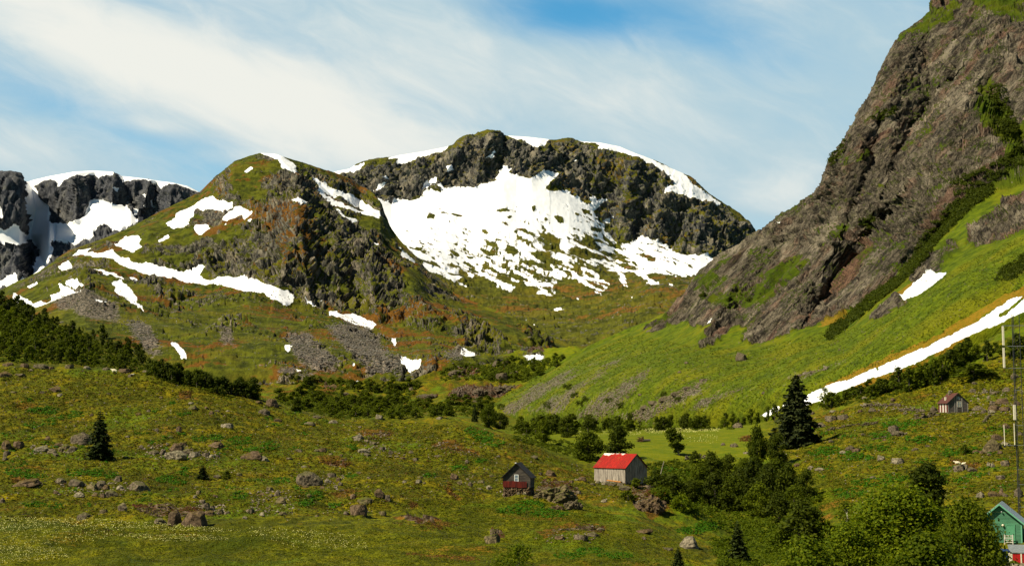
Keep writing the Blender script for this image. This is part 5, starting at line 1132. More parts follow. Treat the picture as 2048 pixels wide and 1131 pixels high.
# ferns: bright low cushions on the pasture
FERN = [(90,820,60,10),(70,850,40,8),(40,946,60,12),(70,952,50,8),(150,945,40,10),(190,945,40,10),(225,950,30,9),(335,958,50,10),(360,965,30,8),(150,828,40,8),(100,843,30,8),(365,828,30,6),(430,875,40,8),(480,880,50,12),(540,890,40,12),(510,900,40,10),(400,877,30,8),(70,1008,50,8),(110,1010,30,8),(370,945,30,8),(480,990,30,12),(705,893,24,8),(630,990,40,12),(670,1010,30,8),(610,1005,40,10),(960,872,60,14),(985,885,50,10),(940,860,30,8),
        (1745,965,90,12),(1700,985,70,14),(1790,955,60,10),(1850,880,50,12),(1790,850,60,12),(1830,845,50,10),(1760,870,50,10),(1900,905,40,10),(1940,900,50,10),(1660,900,50,12),(1700,910,60,10),(1640,905,50,10),(1720,915,60,8),(1750,895,60,8),(1880,950,40,10),(1920,960,40,8),(1950,950,40,8),(1140,1110,70,8),(1060,1010,60,14),(1100,1025,80,12),(1020,1020,60,10),(1230,1110,70,8),(1330,940,50,10),(1370,950,40,12),(1380,1060,60,10),(1420,1050,60,14),(1180,1100,60,8),(920,935,40,8),(960,920,30,6),(860,950,30,6),(700,950,30,6),(560,960,40,8),(20,900,30,6)]
def ell(u, v, w, h): return [(u + w * .5 * math.cos(t), v + h * .5 * math.sin(t)) for t in np.linspace(0, 6.283, 12)[:-1]]
cover('fern_patch', [(S_gnd, ell(u, v, w, h * 1.6), int(w * h / 7), 3.4, 2.4) for u, v, w, h in FERN] + [(S_gnd, ell(rnd.uniform(0, 620), rnd.uniform(800, 1010), rnd.uniform(14, 40), rnd.uniform(5, 10)), 12, 3.2, 2.4) for _ in range(60)] + [(S_gnd, ell(rnd.uniform(1620, 2040), rnd.uniform(850, 980), rnd.uniform(14, 40), rnd.uniform(5, 10)), 12, 3.2, 2.4) for _ in range(40)], M['fern'], 'bright green bracken patches spread over the pastures', 'bracken', 14, 7, .55, .8)
NEARP = [(0,735),(300,745),(450,785),(600,828),(760,842),(950,852),(1060,890),(1190,945),(1300,975),(1350,1010),(1450,1075),(1450,1131),(0,1131)]
RIGHTP = [(1560,870),(1640,830),(1800,790),(1950,740),(2048,700),(2048,1060),(1980,1000),(1850,1000),(1700,1050),(1640,940),(1560,900)]
UPP = [(0,735),(300,745),(450,785),(600,828),(760,842),(950,852),(1060,890),(1190,945),(1300,975),(1350,1010),(1200,1000),(1000,1000),(700,1030),(300,1035),(0,1035)]
cover('heath', [(S_gnd, UPP, 17000, 3.0, 1.9), (S_gnd, UPP, 9000, 1.8, 1.4), (S_gnd, NEARP, 15000, 1.8, 1.4), (S_gnd, RIGHTP, 8000, 3.0, 1.9), (S_gnd, RIGHTP, 4000, 1.8, 1.4)], M['heath'], 'tufted heath and rough grass covering the pastures', 'grass', 7, 8, .5, 1.1)
M['lowgrass'] = leaf_mat('meadow_grass_blades', (.065, .085, .001), (.20, .22, .002), .4)
LOWP = [[(0,1034),(300,1042),(500,1056),(700,1050),(900,1040),(1200,1030),(1330,1060),(1420,1131),(0,1131)], [(820,1000),(1000,1000),(1180,1010),(1250,1040),(900,1045)], [(1560,925),(1640,925),(1700,960),(1690,1040),(1600,990)]]
cover('meadow_grass', [(S_gnd, LOWP[0], 22000, 1.7, 1.5), (S_gnd, LOWP[1], 4500, 1.7, 1.5), (S_gnd, LOWP[2], 2000, 1.8, 1.6)], M['lowgrass'], 'fine meadow grass on the lower pasture', 'grass', 6, 27, .6, 1.0)
M['slopegrass'] = leaf_mat('slope_grass_blades', (.040, .060, .001), (.150, .172, .002), .3)
SLP = [(960,806),(1080,750),(1260,668),(1380,690),(1500,700),(1640,665),(1740,650),(1840,590),(1900,540),(2048,470),(2048,575),(1960,615),(1880,670),(1760,728),(1610,785),(1560,806),(1490,835),(1300,848),(1100,842)]
cover('slope_grass', [(S_rgt, SLP, 16000, 1.8, 1.4)], M['slopegrass'], 'tufted green grass on the mountainside below the cliffs', 'grass', 6, 28, .6, .9)
cover('dwarf_shrubs', [(S_gnd, UPP, 1500, 4.5, 2.0), (S_gnd, RIGHTP, 800, 4.5, 2.2)], M['leaf'], 'dark low juniper and crowberry bushes dotted over the pastures', 'shrubs', 14, 19, .5, .4)
cover('heather', [(S_gnd, UPP, 3800, 2.4, 1.7), (S_gnd, RIGHTP, 1500, 2.4, 1.7)] + [(S_gnd, p, 120, 2.4, 1.6) for p in RUSTPOLY], M['rusty'], 'rust brown heather and dead grass tufts among the green', 'heather', 7, 9, .5, .5)
M['flower'] = simple_mat('cotton_grass', (.62, .58, .20), var=.3)
rng = np.random.RandomState(12); A = []
for poly, n in [([(0,1036),(180,1038),(330,1048),(420,1056),(520,1068),(400,1066),(200,1058),(0,1060)], 1500), ([(0,1055),(250,1060),(200,1085),(0,1100)], 500), ([(200,1070),(420,1072),(470,1082),(330,1088)], 450), ([(0,1095),(130,1098),(140,1120),(0,1131)], 550), ([(500,1056),(620,1062),(720,1075),(740,1100),(600,1100),(500,1075)], 500), ([(1280,858),(1340,856),(1440,857),(1440,863),(1300,868)], 800), ([(1150,862),(1290,858),(1280,870),(1160,872)], 160), ([(1360,868),(1440,870),(1430,888),(1380,884)], 90)]:
    q = surf_points(S_gnd, poly, n, rng); q[:, 2] += .25; A.append(q)
A = np.concatenate(A)
tag(link('cotton_grass', quads_mesh('cotton_grass', A, rng.normal(size=A.shape) + np.array([0, -1, .5]), A[:, 1] / F * 1.25, M['flower'], rng)), 'pale yellow flowers of the lower meadow and the hay field', 'flowers', kind='stuff')
# loose scree: countless angular stones
def scree(name, specs, mat, label, seed):
    rng = np.random.RandomState(seed); V, Fc = [], []; low = [boulder_low(i) for i in range(4)]; k = 0
    lv = [np.array(a) for a, b in low]; lf = np.array(low[0][1])
    ico = []
    for surf, poly, n, px in specs:
        P = surf_points(surf, poly, n, rng)
        if len(P) > 250:          # stragglers rolled out beyond the edge of the scree
            k_ = len(P) // 5; a_ = rng.normal(size=(k_, 2)) * 12
            for j in range(k_):
                uu, vv = PX(P[j]); q_ = surf.hit(float(uu + a_[j, 0]), float(vv + a_[j, 1] * .7))
                if q_ is not None and abs(q_[1] - P[j][1]) < .15 * P[j][1]: P[j] = q_
        for p in P:
            s = px * p[1] / F * rng.uniform(.5, 1.6) ** 1.4
            a = rng.uniform(0, 6.28); ca, sa = math.cos(a), math.sin(a)
            q = OCT * (1 + rng.uniform(-.3, .3, (6, 3)))
            q = np.stack([q[:, 0] * ca - q[:, 1] * sa, q[:, 0] * sa + q[:, 1] * ca, q[:, 2] * .7], 1) * s * .5 + p
            V.append(q); Fc.append(OCF + k); k += 6
    me = bpy.data.meshes.new(name); me.from_pydata(np.concatenate(V).tolist(), [], np.concatenate(Fc).tolist()); me.materials.append(mat)
    return tag(link(name, me), label, 'stones', kind='stuff')
OCT = np.array([(1,0,0),(0,1,0),(-1,0,0),(0,-1,0),(0,0,1),(0,0,-1)], float)
OCF = np.array([(0,1,4),(1,2,4),(2,3,4),(3,0,4),(1,0,5),(2,1,5),(3,2,5),(0,3,5)])
scree('scree', [(S_hill, [(650,650),(700,640),(740,655),(765,690),(800,720),(800,745),(740,745),(700,705),(665,672)], 2600, 3.0), (S_hill, [(570,672),(620,665),(650,700),(690,725),(640,735),(590,715)], 1200, 2.8), (S_hill, [(245,640),(285,640),(300,660),(325,690),(290,700),(265,665)], 900, 2.8),
   (S_hill, [(90,600),(170,575),(230,610),(245,640),(180,632),(120,618)], 900, 2.4), (S_hill, [(890,700),(930,690),(925,720),(890,722)], 260, 3.0), (S_hill, [(560,725),(640,740),(620,755),(560,745)], 260, 2.6), (S_hill, [(100,560),(560,560),(900,700),(800,750),(500,740),(300,680)], 1500, 2.2)],
   rock_mat('scree_stone', (.04, .036, .032), (.22, .20, .17), (.06, .06, .02), .2), 'grey boulder scree below the cliffs of the rounded hill', 15)
RS = [[(1000,818),(1060,780),(1120,748),(1160,738),(1090,790),(1020,830)], [(1150,832),(1210,790),(1260,755),(1310,730),(1265,790),(1225,828),(1190,842)], [(1240,836),(1310,805),(1370,775),(1430,750),(1360,805),(1290,842)], [(1060,822),(1170,758),(1260,705),(1195,765),(1110,826)], [(1400,800),(1480,775),(1500,770),(1440,800),(1380,825)], [(1560,760),(1650,735),(1700,715),(1620,752)]]
scree('scree', [(S_rgt, RS[0], 900, 2.2), (S_rgt, RS[1], 1500, 2.4), (S_rgt, RS[2], 1100, 3.0), (S_rgt, RS[3], 700, 2.0), (S_rgt, RS[4], 350, 2.2), (S_rgt, RS[5], 220, 2.2), (S_rgt, [(1040,820),(1300,690),(1640,670),(1900,560),(2048,500),(2048,570),(1800,690),(1560,800),(1200,845)], 900, 2.0)],
   rock_mat('slope_stone', (.07, .05, .036), (.27, .21, .15), (.08, .08, .01), .2), 'brown stones in streaks down the grass of the mountainside', 16)
scree('pebbles', [(S_gnd, UPP, 2600, 2.6), (S_gnd, RIGHTP, 1100, 2.6), (S_gnd, [(280,895),(330,885),(440,905),(440,920),(300,918)], 160, 4.5), (S_gnd, [(60,890),(150,888),(150,908),(60,908)], 90, 4.5), (S_gnd, [(110,965),(290,965),(290,990),(110,990)], 160, 4.5), (S_gnd, [(380,1000),(450,1010),(450,1030),(400,1030)], 70, 4.5), (S_gnd, [(500,980),(580,980),(590,1025),(500,1025)], 150, 4.5), (S_gnd, [(700,870),(760,885),(810,910),(790,920),(740,900)], 90, 4.0),
   (S_gnd, [(640,950),(690,950),(690,980),(640,980)], 60, 4.5), (S_gnd, [(1720,800),(1850,815),(1850,826),(1720,820)], 120, 3.5), (S_gnd, [(1940,780),(2048,770),(2048,830),(1940,830)], 160, 4.0), (S_gnd, RUSTPOLY[4], 60, 4), (S_gnd, RUSTPOLY[1], 70, 3.6), (S_gnd, RUSTPOLY[0], 60, 3.2), (S_hill, [(300,540),(600,600),(700,640),(400,600)], 100, 2)],
   rock_mat('field_stone', (.06, .045, .035), (.27, .22, .17), (.08, .07, .01), .3), 'small stones scattered through the pasture grass', 17)
# ============================================================ buildings
def plank_mat(name, light, dark, vertical=True, tint=None):
    m = bpy.data.materials.new(name); m.use_nodes = True
    T = NT(m.node_tree); b = T.n['Principled BSDF']
    r = T.new('ShaderNodeNewGeometry').outputs['Random Per Island']
    st = T.noise(T.mapping(T.objpos(), scale=(3, 3, .35) if vertical else (.5, .5, 4)), 1.4, 5, .75)
    c = T.mix(T.ramp(st, .38, .60), dark, light)
    c = T.mix(T.math('MULTIPLY', r, .55), c, tuple(x * .5 for x in light))
    if tint:
        n2 = T.noise(T.objpos(), .9, 3, .6); c = T.mix(T.ramp(n2, .52, .7), c, tint)
    T.l.new(c, b.inputs['Base Color']); b.inputs['Roughness'].default_value = .85; b.inputs['Specular IOR Level'].default_value = .2
    return m
M['barnwood'] = plank_mat('weathered_boards', (.42, .36, .29), (.12, .10, .08))
M['darkwood'] = plank_mat('dark_logs', (.10, .082, .066), (.022, .019, .017), False)
M['greywood'] = plank_mat('grey_boards', (.16, .135, .115), (.05, .042, .036), False)
M['trim'] = simple_mat('grey_trim', (.34, .31, .27), var=.3)
M['redboard'] = plank_mat('red_boards', (.15, .016, .008), (.04, .008, .006))
M['whiteboard'] = plank_mat('white_boards', (.70, .64, .55), (.40, .32, .26))
M['orangewood'] = plank_mat('raw_wood', (.55, .25, .06), (.30, .11, .03))
M['tar'] = simple_mat('dark_roofing', (.028, .024, .022), var=.4, scale=5)
M['white'] = simple_mat('white_paint', (.78, .78, .74), var=.12)
M['glass'] = simple_mat('window_glass', (.20, .26, .32), rough=.15, spec=.6, col2=(.05, .06, .08), scale=2)
M['green'] = plank_mat('green_boards', (.085, .235, .13), (.055, .175, .095), False)
M['greentrim'] = simple_mat('green_trim', (.13, .37, .22), var=.15)
M['greendoor'] = simple_mat('green_door_paint', (.08, .27, .14), var=.15)
M['blue'] = simple_mat('blue_steel', (.010, .035, .12), rough=.5, var=.3); M['red'] = simple_mat('red_steel', (.42, .012, .010), rough=.5, var=.25)
M['cream'] = simple_mat('cream_paint', (.70, .62, .45), var=.15); M['steel'] = simple_mat('galvanised_steel', (.36, .38, .36), rough=.45, metal=.5, var=.3); M['darksteel'] = simple_mat('dark_steel', (.030, .030, .026), rough=.6, var=.4)
M['wool'] = simple_mat('fleece', (.74, .66, .46), var=.18, scale=20, bump=.02); M['brownwool'] = simple_mat('brown_face', (.20, .09, .04), var=.3)
def red_roof():
    m = bpy.data.materials.new('red_corrugated_roof'); m.use_nodes = True
    T = NT(m.node_tree); b = T.n['Principled BSDF']; p = T.objpos()
    n = T.noise(T.mapping(p, scale=(5, .8, .8)), 1.6, 4, .65)
    c = T.mix(T.ramp(n, .35, .65), (.22, .008, .003), (.42, .014, .005))
    sh = T.noise(T.mapping(p, scale=(1.6, .12, .12)), 1.0, 1, .5); c = T.mix(T.math('MULTIPLY', T.ramp(sh, .45, .6), .35), c, (.17, .010, .004))
    e = T.noise(p, 1.1, 4, .6); c = T.mix(T.math('MULTIPLY', T.ramp(e, .58, .74), .6), c, (.34, .09, .015))
    # bare worn sheets along the ridge
    sep = T.new('ShaderNodeSeparateXYZ'); T.l.new(p, sep.inputs[0])
    w = T.noise(T.mapping(p, loc=(4.3, 2, 0)), .75, 3, .6)
    wm = T.math('MULTIPLY', T.ramp(T.math('ADD', T.math('MULTIPLY', sep.outputs[2], 1.0), T.math('MULTIPLY', w, 2.2)), 6.98, 7.15), T.ramp(sep.outputs[0], 1.6, 2.4))
    c = T.mix(wm, c, (.78, .72, .62))
    T.l.new(c, b.inputs['Base Color']); b.inputs['Roughness'].default_value = .55; b.inputs['Specular IOR Level'].default_value = .3
    return m
M['redroof'] = red_roof()
M['rustroof'] = simple_mat('rusty_roof', (.11, .028, .014), col2=(.04, .02, .016), scale=3, stretch=(4, 1, 1))

def boards(mb, axis, a0, a1, fixed, z0, top, wd, seed, thick=.03, ragged=0.0, gap=.012, out=1):
    """vertical boards along x or y; top(a) gives the roof line"""
    rng = np.random.RandomState(seed); a = a0
    while a < a1 - 1e-3:
        w = min(wd * rng.uniform(.75, 1.25), a1 - a); b = a + w - gap
        zb = z0 + (rng.uniform(-ragged, ragged) if ragged else 0); d = fixed + out * rng.uniform(0, .02)
        lo, hi = sorted((d, d + out * thick)); t0, t1 = top(a), top(b)
        if axis == 'x': vs = [(a,lo,zb),(b,lo,zb),(b,hi,zb),(a,hi,zb),(a,lo,t0),(b,lo,t1),(b,hi,t1),(a,hi,t0)]
        else: vs = [(lo,a,zb),(hi,a,zb),(hi,b,zb),(lo,b,zb),(lo,a,t0),(hi,a,t0),(hi,b,t1),(lo,b,t1)]
        mb.add(vs, [(0,3,2,1),(4,5,6,7),(0,1,5,4),(1,2,6,5),(2,3,7,6),(3,0,4,7)]); a += w
def logs(mb, axis, a0, a1, fixed, z0, z1, hgt, edge, seed, thick=.08, out=1):
    """horizontal boards; edge(z) -> (from, to)"""
    rng = np.random.RandomState(seed); z = z0
    while z < z1 - .02:
        h = min(hgt * rng.uniform(.85, 1.15), z1 - z); zt = z + h - .015; (l0, r0), (l1, r1) = edge(z), edge(zt)
        d = fixed + out * rng.uniform(0, .02); lo, hi = sorted((d, d + out * thick))
        if r0 - l0 > .05:
            r1, l1 = max(r1, l1 + .02), l1
            if axis == 'x': vs = [(l0,lo,z),(r0,lo,z),(r0,hi,z),(l0,hi,z),(l1,lo,zt),(r1,lo,zt),(r1,hi,zt),(l1,hi,zt)]
            else: vs = [(lo,l0,z),(hi,l0,z),(hi,r0,z),(lo,r0,z),(lo,l1,zt),(hi,l1,zt),(hi,r1,zt),(lo,r1,zt)]
            mb.add(vs, [(0,3,2,1),(4,5,6,7),(0,1,5,4),(1,2,6,5),(2,3,7,6),(3,0,4,7)])
        z += h
def roof_slab(mb, x0, x1, ya, za, yb, zb, t, corr=0.0, axis='x'):
    """one roof plane from eave (ya, za) to ridge (yb, zb), running along x from x0 to x1 (or along y)"""
    n = int(abs(x1 - x0) / corr * 2) if corr else 1
    xs = np.linspace(x0, x1, n + 1); vs = []; fs = []
    for i, x in enumerate(xs):
        o = .028 * (1 if i % 2 else -1) if corr else 0
        for (y, z) in ((ya, za), (yb, zb)):
            vs += [(x, y, z + o), (x, y, z + o - t)]
    for i in range(n):
        k = i * 4; fs += [(k, k + 4, k + 6, k + 2), (k + 1, k + 3, k + 7, k + 5), (k, k + 1, k + 5, k + 4), (k + 2, k + 6, k + 7, k + 3)]
    fs += [(0, 2, 3, 1), (n * 4, n * 4 + 1, n * 4 + 3, n * 4 + 2)]
    if axis == 'y': vs = [(-y, x, z) for x, y, z in vs]
    mb.add(vs, fs)
def stones(mb, x0, x1, y0, y1, z0, z1, sz, seed):
    """dry stone footing round a rectangle"""
    rng = np.random.RandomState(seed); low = [boulder_low(i) for i in range(4)]
    per = [((x0, y0), (x1, y0)), ((x1, y0), (x1, y1)), ((x1, y1), (x0, y1)), ((x0, y1), (x0, y0))]
    for (ax, ay), (bx, by) in per:
        L = math.hypot(bx - ax, by - ay); z = z0
        while z < z1:
            n = max(2, int(L / sz))
            for i in range(n):
                t = (i + rng.uniform(.2, .8)) / n; s = sz * rng.uniform(.9, 1.5); v_, f_ = low[rng.randint(4)]; an = rng.uniform(0, 6.28); ca, sa = math.cos(an), math.sin(an)
                mb.add([(ax + (bx - ax) * t + (x * ca - y * sa) * s, ay + (by - ay) * t + (x * sa + y * ca) * s, z + w * s * .75 - .05) for x, y, w in v_], f_)
            z += sz * .55
def window(parent, x, z, w, h, y, cols, rows, frame, fw=.06):
    """window in a wall facing -y"""
    o = MB(); o.box(x - w/2, x - w/2 + fw, y - .06, y + .02, z, z + h); o.box(x + w/2 - fw, x + w/2, y - .06, y + .02, z, z + h)
    o.box(x - w/2 + fw, x + w/2 - fw, y - .06, y + .02, z, z + fw); o.box(x - w/2 + fw, x + w/2 - fw, y - .06, y + .02, z + h - fw, z + h)
    iw, ih = w - 2 * fw, h - 2 * fw; b = fw * .55
    for i in range(1, cols): o.box(x - iw/2 + iw * i / cols - b/2, x - iw/2 + iw * i / cols + b/2, y - .05, y + .01, z + fw, z + h - fw)
    xs = [x - iw/2] + [x - iw/2 + iw * i / cols for i in range(1, cols)] + [x + iw/2]
    for j in range(1, rows):
        for i in range(cols): o.box(xs[i] + (b/2 if i else 0), xs[i + 1] - (b/2 if i < cols - 1 else 0), y - .045, y + .008, z + fw + ih * j / rows - b/2, z + fw + ih * j / rows + b/2)
    f = o.build('window', frame, parent)
    g = MB(); g.box(x - iw/2, x + iw/2, y - .02, y - .012, z + fw, z + h - fw); g.build('pane', M['glass'], f)
    return f

def ground_z(x, y):
    gp = S_gnd.P; r = int(np.argmin(np.abs(gp[:, 0, 1] - y))); c = int(np.argmin(np.abs(gp[r, :, 0] - x))); return float(gp[r, c, 2])

# ---- barn with the red roof: x runs along the ridge (towards the far left), y across
def barn():
    p = S_gnd.hit(1250, 968); px = F / p[1]; th = R(41)
    L, Wd, H, RZ = 62 / px / math.cos(th), 43.5 / px / math.sin(th), 33 / px, 59 / px
    o = empty('barn', (p[0], p[1], p[2])); o.rotation_euler.z = math.pi - th - math.atan2(p[0], p[1])      # local +x: along the long wall to the far left
    tag(o, 'weathered plank barn with a bright red corrugated roof', 'barn')
    # local -y... long wall facing the camera lies at y=0, barn body at y<0 (after the half turn this is away from the camera)
    top = lambda a: H; gab = lambda a: H + (RZ - H) * (1 - abs((-a) - Wd / 2) / (Wd / 2)) - .03
    f = MB(); stones(f, .1, L - .1, -Wd + .1, -.1, -.55, .25, .42, 3); f.box(.3, L - .3, -Wd + .3, -.3, -.9, .2); f.build('foundation', M['grey'], o)
    w = MB(); boards(w, 'x', 0, L, 0, .30, top, .19, 1, ragged=.14, out=1); w.build('wall', M['barnwood'], o)['label'] = 'sunlit long wall of pale grey upright boards'
    w = MB(); boards(w, 'y', -Wd, 0, 0, .12, gab, .21, 2, out=-1, ragged=.05); w.build('wall', M['barnwood'], o)['label'] = 'gable wall of grey boards in shade'
    w = MB(); boards(w, 'x', 0, L, -Wd, .1, top, .24, 4, out=-1); w.build('wall', M['barnwood'], o)
    w = MB(); boards(w, 'y', -Wd, 0, L, .1, gab, .24, 5, out=1); w.build('wall', M['barnwood'], o)
    w = MB(); w.box(.08, L - .08, -Wd + .08, -.08, .10, .30); w.box(.08, L - .08, -.16, -.04, .22, .36); w.build('sill_beam', M['orangewood'], o)
    e = .28; k = (RZ - H) / (Wd / 2)
    r = MB(); roof_slab(r, -.30, L + .25, e, H - k * e + .10, -Wd / 2, RZ + .10, .05, .16); r.build('roof', M['redroof'], o)['label'] = 'sunny red roof side with worn pale sheets along the ridge'
    r = MB(); roof_slab(r, -.30, L + .25, -Wd - e, H - k * e + .10, -Wd / 2 + .02, RZ + .09, .05, .16); r.build('roof', M['redroof'], o)
    for sgn in (0, 1):
        b = MB()
        for xx in (-.36, L + .26):
            ya, yb = (e, -Wd / 2) if sgn == 0 else (-Wd - e, -Wd / 2)
            roof_slab(b, xx, xx + .05, ya, H - k * e + .06, yb, RZ + .06, .20)
        b.build('bargeboard', M['tar'], o)
    # timber and stones propped under the near wall
    q = S_gnd.hit(1227, 968); t = link('timber_plank', None) if False else None
    mb = MB(); mb.box(-1.7, 1.7, -.35, .35, 0, .14); mb.box(-1.6, 1.6, -.30, .30, .145, .22)
    t = mb.build('timber_stack', M['orangewood']); t.location = (q[0], q[1] - .4, q[2] + .55); t.rotation_euler = (R(12), R(-4), -th + math.pi)
    tag(t, 'orange brown boards propped on stones under the long wall of the barn', 'boards')
barn()

def hut():
    p = S_gnd.hit(1033, 988); px = F / p[1]; o = empty('log_hut', p, R(-9))
    tag(o, 'small dark log hut with red boards under its window, on a stone footing', 'hut')
    w2 = 27.5 / px; D = 4.4; z0 = 14 / px; ze = 35 / px; zr = 61 / px
    f = MB(); stones(f, -w2 + .15, w2 - .15, .1, D, -.5, z0 - .15, .36, 8); f.box(-w2 + .3, -.1, .35, D - .2, -.6, z0); f.box(.9, w2 - .3, .35, D - .2, -.6, z0); f.box(-.1, .9, 1.2, D - .2, -.6, z0); f.build('foundation', M['brown'], o)
    slope = (zr - ze) / w2
    edge = lambda z: (-w2, w2) if z < ze else (-w2 + (z - ze) / slope, w2 - (z - ze) / slope)
    w = MB(); logs(w, 'x', 0, 0, 0, z0, zr - .1, .24, edge, 1, out=1); w.build('wall', M['darkwood'], o)
    w = MB(); logs(w, 'x', 0, 0, D, z0, zr - .1, .24, edge, 2, out=1); w.build('wall', M['darkwood'], o)
    for s in (-1, 1):
        w = MB(); logs(w, 'y', 0, 0, s * w2, z0, ze, .24, lambda z: (.09, D), 3 + s, out=-s); w.build('wall', M['orangewood' if s < 0 else 'darkwood'], o)
    r = MB(); k = slope; e = .30
    for s in (-1, 1):
        r = MB(); roof_slab(r, -.35, D + .3, s * (w2 + e), ze - k * e + .09, s * .0, zr + .10, .11, 0, axis='y'); r.build('roof', M['tar'], o)
    c = MB(); c.box(-.22, .02, -.37, -.05, zr + .03, zr + .14); c.build('ridge_cap', M['white'], o)
    window(o, -.02, z0 + (974 - 962.5) / px, 8.4 / px, 13.6 / px, -.07 + .06, 1, 2, M['white'], .09)
    b = MB(); boards(b, 'x', -w2 + .02, .18, -.06, z0 + .02, lambda a: z0 + .98, .2, 5, out=-1); b.build('red_boarding', M['redboard'], o)['label'] = 'dull red boards left of the opening'
    b = MB(); boards(b, 'x', .20, 1.62, -.09, z0 - .05, lambda a: z0 + .92, .24, 6, out=-1, ragged=.05); b.build('red_boarding', M['redboard'], o)
    g = MB(); g.box(.0, .95, .30, .34, z0 - .75, z0 - .05); g.build('cellar_opening', M['tar'], o)  # dark sheet standing in for the shade inside the cellar opening
hut()
for u, v, w, h in [(1024,989,9,4),(1036,988,6,5),(1048,988,8,5),(1058,987,9,6),(1064,982,8,6),(1066,975,7,5),(1008,990,10,8),(1012,984,7,6),(1001,984,6,4)]:
    rock(u, v, w, h, 'pale', 'small pale yellowish stone fallen at the foot of the log hut', 'stones fallen round the hut', kind='stone')

def farmhouse():
    p = S_gnd.hit(1895, 826); px = F / p[1]; th = R(24.5)
    Wd, D = 39 / px / math.cos(th), 18.5 / px / math.sin(th)
    o = empty('farmhouse', p, th - math.atan2(p[0], p[1])); tag(o, 'old grey farmhouse with a rusty red roof high on the right slope', 'house')
    H = 21.5 / px; RZ = 40 / px; sl_ = (RZ - H) / (Wd / 2); z0 = .35
    f = MB(); stones(f, 0.05, Wd - .1, .05, D - .1, -.7, z0 - .1, .38, 4); f.box(.2, Wd - .2, .2, D - .2, -.8, z0); f.build('foundation', M['pale'], o)
    edge = lambda z: (0, Wd) if z < H else ((z - H) / sl_, Wd - (z - H) / sl_)
    w = MB(); logs(w, 'x', 0, 0, 0, z0, RZ - .1, .22, edge, 1); w.build('wall', M['greywood'], o)['label'] = 'grey boarded gable wall with two windows'
    w = MB(); logs(w, 'x', 0, 0, D, z0, RZ - .1, .22, edge, 2, out=-1); w.build('wall', M['greywood'], o)
    w = MB(); logs(w, 'y', 0, 0, Wd, z0, H, .22, lambda z: (.1, D - .1), 3, out=-1); w.build('wall', M['greywood'], o)
    w = MB(); a = .12; i = 0; rr = np.random.RandomState(3)
    segs = {'redboard': MB(), 'whiteboard': MB()}
    while a < D - .1:
        wd = min([.75, .9, .7, 1.1, .8][i % 5], D - .1 - a); boards(segs['redboard' if i % 2 == 0 else 'whiteboard'], 'y', a, a + wd, -.02, z0 - .5 + .0, lambda t: H, .2, 7 + i, out=1); a += wd; i += 1
    segs['redboard'].build('wall', M['redboard'], o)['label'] = 'red boards of the side wall'
    segs['whiteboard'].build('wall', M['whiteboard'], o)['label'] = 'white boards of the side wall'
    e = .35
    for s in (0, 1):
        r = MB(); ya = (-e) if s == 0 else (Wd + e)
        roof_slab(r, -.3, D + .3, -ya, H - sl_ * e + .10, -Wd / 2, RZ + .10, .09, 0, axis='y'); r.build('roof', M['rustroof'], o)
        b = MB(); roof_slab(b, -.36, -.30, -ya, H - sl_ * e + .05, -Wd / 2, RZ + .05, .16, 0, axis='y'); b.build('bargeboard', M['tar'], o)
    for xx, w_, zt in [(.09, .14, 0), (Wd * .345, .13, 0), (Wd * .44, .16, 0), (Wd * .70, .16, 0), (Wd - .15, .14, 0)]:
        t = MB(); zt = min(H + min(xx, Wd - xx) * sl_ - .15, RZ - .4); t.box(xx - w_ / 2, xx + w_ / 2, -.07, -.005, z0, zt); t.build('trim_board', M['trim'], o)
    window(o, Wd * .565, 1.55 + .2, 1.15, 1.5, -.01, 2, 3, M['cream'], .10)
    window(o, Wd * .545, RZ - 1.75, .75, .85, -.01, 2, 1, M['trim'], .09)
    t = MB(); t.box(Wd * .565 - .6, Wd * .565 + .6, -.05, -.005, z0 + .2, 1.5); t.build('panel_below_window', M['darkwood'], o)
    c = MB(); stones(c, Wd * .40, Wd * .40 + .75, D * .62, D * .62 + .75, RZ - .9, RZ + .75, .34, 11); c.box(Wd * .40 + .05, Wd * .40 + .7, D * .62 + .05, D * .62 + .7, RZ - 1.1, RZ + .7); c.build('chimney', M['pale'], o)['label'] = 'broad pale stone chimney'
    c = MB(); c.box(.55, .95, D * .45, D * .45 + .4, H - .1, H + 1.55); c.build('chimney', M['cream'], o)['label'] = 'thin lower chimney near the eave'
farmhouse()

